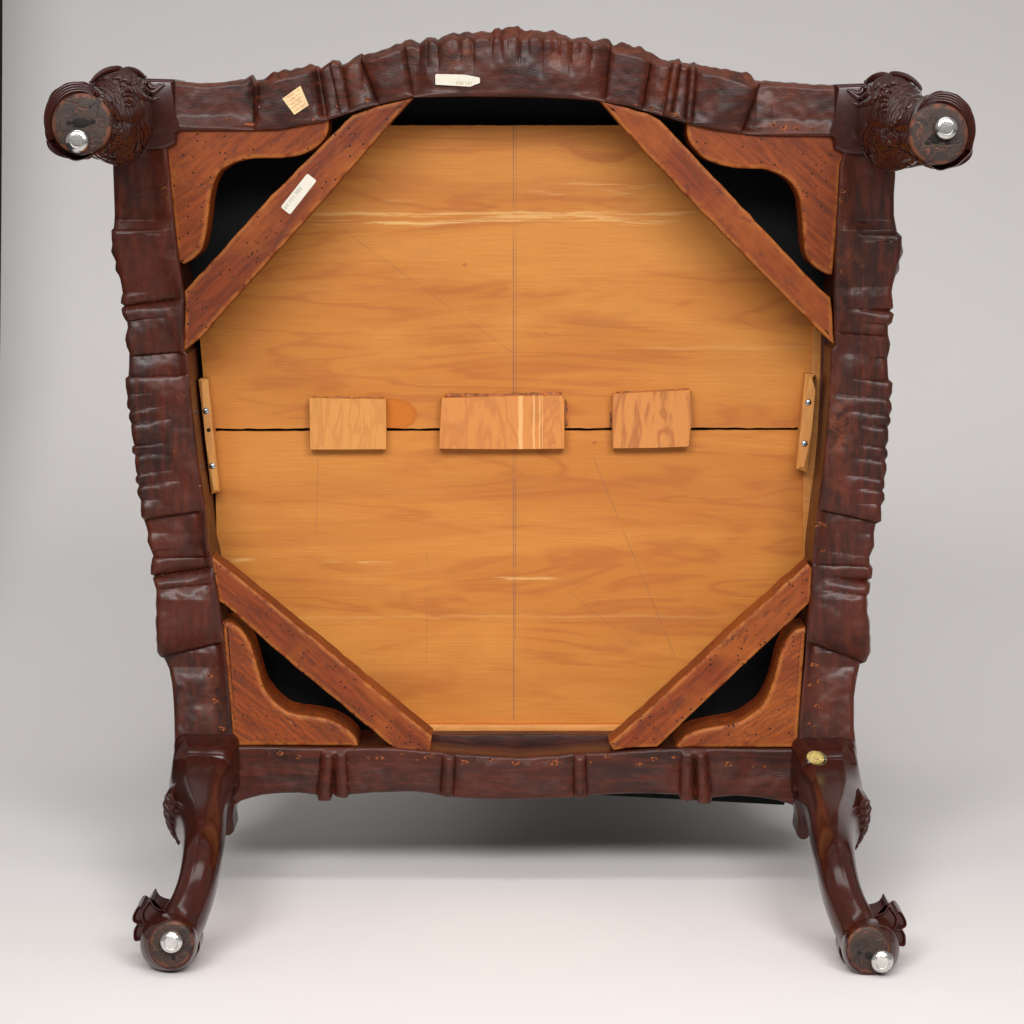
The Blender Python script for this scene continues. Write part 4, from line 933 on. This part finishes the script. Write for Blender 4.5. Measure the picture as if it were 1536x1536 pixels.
def round_poly(pts, r=2.0, k=3):
    out = []
    n = len(pts)
    for i in range(n):
        a = Vector(pts[i - 1]); b = Vector(pts[i]); c = Vector(pts[(i + 1) % n])
        d1 = (a - b); d2 = (c - b); q = min(r, d1.length * 0.4, d2.length * 0.4)
        p1 = b + d1.normalized() * q; p2 = b + d2.normalized() * q
        for j in range(k + 1):
            t = j / k; out.append(tuple(p1 * (1 - t) ** 2 + b * 2 * t * (1 - t) + p2 * t * t))
    return out
def min_y(o, pts): return min(surf_y(o, a, b) for a, b in pts)
# number label on the brace
yb = 0.004 - 0.0004
l1 = slab('paper_label', round_poly([(461, 260), (475, 271), (435, 322), (421, 310.5)], 3), yb, 0.006, 'paper', b_tl, 0, label='cream paper number label')
text_mesh('printed_number', '64.101.980', 0.0048, 'ink', l1, P(439.5, 297, yb - 0.0001), math.radians(52))
# number label on the front rail, upside down, torn at one end
pl = [(653, 111), (697, 112), (720, 116.5), (720, 124.5), (712, 127), (706, 130), (699, 129.5), (653, 127)]
y2 = min_y(RT, pl + [(680, 120), (665, 118), (700, 120)]) - 0.0004
l2 = slab('paper_label', round_poly(pl, 2), y2, y2 + 0.0024, 'paper', RT, 0, label='cream paper number label, torn at one end, printed upside down')
text_mesh('printed_number', '.101.900', 0.0042, 'ink_brown', l2, P(697.5, 124.5, y2 - 0.0001), math.radians(178))
pq = [(450.5, 128.5), (463, 158), (441.5, 172), (423.5, 148)]
y3 = min_y(RT, pq + [(443, 150), (450, 145), (437, 155)]) - 0.0004
l3 = slab('paper_label', pq, y3, y3 + 0.0026, 'paper_old', RT, 0, label='yellowed square paper label with faded red handwriting')
rnd = random.Random(5)
wv, wf_ = [], []
for row in range(5):
    f = (row + 0.6) / 5.4
    a = Vector((450.5, 128.5)) * (1 - f) + Vector((463, 158)) * f; b = Vector((423.5, 148)) * (1 - f) + Vector((441.5, 172)) * f
    d = (a - b); nrm = Vector((d.y, -d.x)).normalized(); pts = []
    x = 0.12; 
    for k in range(26):
        t = 0.10 + 0.78 * k / 25
        pts.append(b + d * t + nrm * (rnd.uniform(-1.6, 1.6)))
    on = rnd.random()
    for k in range(25):
        if rnd.random() < 0.25: continue
        p, q = pts[k], pts[k + 1]; e = (q - p); m = Vector((e.y, -e.x)).normalized() * 0.42
        i0 = len(wv)
        for z in (p + m, q + m, q - m, p - m): wv.append(P(z.x, z.y, y3 - 0.0002))
        wf_.append((i0, i0 + 1, i0 + 2, i0 + 3))
new_obj('handwriting', wv, wf_, 'ink_red', l3, False)
# gold oval collection sticker on the rear leg
sx, sy = 1225, 1137
q = P(sx, sy, 0.0)
lp = leg_r
def leg_y(px, py):
    v = P(px, py, 0.0); ok, loc, nr, ix = lp.ray_cast(Vector((v.x, -0.5, v.z)), Vector((0, 1, 0))); return loc.y if ok else 0.0
def ellipse(cx, cy, a, b, ang, n=40): return [(cx + a * math.cos(t) * math.cos(ang) - b * math.sin(t) * math.sin(ang), cy + a * math.cos(t) * math.sin(ang) + b * math.sin(t) * math.cos(ang)) for t in [2 * math.pi * i / n for i in range(n)]]
g0 = leg_y(sx, sy); gx = (leg_y(sx + 8, sy) - leg_y(sx - 8, sy)) / 16; gy = (leg_y(sx, sy + 6) - leg_y(sx, sy - 6)) / 12
eye_p = Vector((0, -DIST, EYE))
def on_leg(poly, lift):
    out = []
    for a, b in poly:
        ok, loc, nr, ix = lp.ray_cast(eye_p, (P(a, b, 0.0) - eye_p).normalized())
        out.append(P(a, b, (loc.y if ok else g0) - lift))
    return out
def disc(name, poly, lift, mat, parent, label=None):
    f = on_leg(poly, lift); b = on_leg(poly, lift - 0.0012); n = len(f)
    mx = sum(a for a, _ in poly) / n; my = sum(c for _, c in poly) / n
    c = [v for q in (0.72, 0.45, 0.2) for v in on_leg([(mx + (a - mx) * q, my + (d - my) * q) for a, d in poly], lift)] + on_leg([(mx, my)], lift)
    R = lambda k, i: (i % n) if k == 0 else 2 * n + (k - 1) * n + (i % n)
    return new_obj(name, f + b + c, [(R(k, i), R(k, i + 1), R(k + 1, i + 1), R(k + 1, i)) for k in range(3) for i in range(n)] + [(R(3, i), R(3, i + 1), 5 * n) for i in range(n)] + [(i, i + n, (i + 1) % n + n, (i + 1) % n) for i in range(n)], mat, parent, False, label=label)
A = 0.28
st = disc('oval_sticker', ellipse(sx, sy, 15.2, 10.2, A), 0.0006, 'gold', leg_r, 'small gold oval sticker with a black border')
disc('sticker_border', ellipse(sx + 0.2, sy, 14.6, 9.6, A), 0.0009, 'sticker_black', st)
disc('sticker_face', ellipse(sx - 1.3, sy - 0.6, 12.8, 8.8, A), 0.0013, 'gold', st)
def ring_text(s, t0, t1, a, b, size):
    for i, ch in enumerate(s):
        if ch == ' ': continue
        t = t0 + (t1 - t0) * i / (len(s) - 1)
        x = sx - 1.3 + a * math.cos(t) * math.cos(A) - b * math.sin(t) * math.sin(A); y = sy - 0.6 + a * math.cos(t) * math.sin(A) + b * math.sin(t) * math.cos(A)
        v = on_leg([(x, y)], 0.0015)[0]
        tang = math.atan2(-(-a * math.sin(t) * math.sin(A) + b * math.cos(t) * math.cos(A)), (-a * math.sin(t) * math.cos(A) - b * math.cos(t) * math.sin(A)))
        if t1 < t0: tang += math.pi
        text_mesh('sticker_letter', ch, size, 'sticker_black', st, v, tang)
ring_text('IRWIN UNTERMYER', math.radians(188), math.radians(352), 10.6, 6.9, 0.0019)
ring_text('COLLECTION', math.radians(150), math.radians(30), 10.6, 6.9, 0.0019)
for x0, y0, x1, y1 in ((-6, 3, 7, 3), (-4, 1, -1, -2), (0, 1, 1, -4), (3, 1, 6, -2), (-2, 2, 4, 2)):
    pts = on_leg([(sx - 1.3 + x0, sy + y0), (sx - 1.3 + x1, sy + y1), (sx - 1.0 + x1, sy + y1 + 0.6), (sx - 1.0 + x0, sy + y0 + 0.6)], 0.0015)
    new_obj('emblem_line', pts, [(0, 1, 2, 3)], 'sticker_black', st, False)

# ---------------------------------------------------------------- what lies behind: seat stuffing and chair back
seat = [(200, 150), (260, 140), (480, 130), (768, 100), (1050, 125), (1250, 142), (1315, 158), (1300, 560), (1265, 980), (1235, 1140), (310, 1140), (275, 980), (222, 560)]
slab('seat_upholstery', seat, 0.1045, 0.190, 'fabric', chair, 0, 2)
# unseen back runs to the floor, bowed up to let light beneath it
def bar(name, p0, p1, w, h, mat, parent, taper=1.0):
    path = [p0.lerp(p1, i / 10) + Vector((0, 0, 0.12 * math.sin(math.pi * i / 10))) for i in range(11)]
    rings = []
    for i, p in enumerate(path):
        f = 1 + (taper - 1) * i / 10; ring = []
        for j in range(20):
            t = 2 * math.pi * j / 20; c, s = math.cos(t), math.sin(t)
            ring.append(p + Vector((w * f * math.copysign(abs(c) ** 0.5, c), 0, h * f * math.copysign(abs(s) ** 0.5, s))))
        rings.append(ring)
    return loft(name, rings, mat, parent)
for x0, x1 in ((-0.255, -0.29), (0.255, 0.29)):
    bar('back_post', Vector((x0, 0.05, 0.105)), Vector((x1, 0.70, FLOOR + 0.085)), 0.024, 0.024, 'leg', chair, 0.85)
crest = [Vector((-0.30 + 0.60 * i / 20, 0.70 + 0.05 * math.sin(math.pi * i / 20), FLOOR + 0.060)) for i in range(21)]
tube('crest_rail', crest, 0.058, 'carve', chair, 14)
# stuffed back panel; its black outer cloth shows just under the rail
pb = []
for (a, b) in ((640, 1172), (880, 1191.5), (1000, 1198), (1176, 1207.5), (1178, 1202), (1176, 1150), (640, 1130)):
    pb.append(P(a, b, 0.105))
n = len(pb)
rows = []
for k in range(13):
    f = k / 12
    rows.append([Vector((0.06 + (v.x - 0.06) * (1 - 0.30 * f), 0.105 + 0.56 * f, v.z + (FLOOR + 0.045 - pb[3].z) * f * 1.0 + 0.13 * math.sin(math.pi * f))) for v in pb])  # raised and tapered so the floor shadow stays lighter and narrower
loft('back_upholstery', rows, 'fabric', chair, sharp=40)
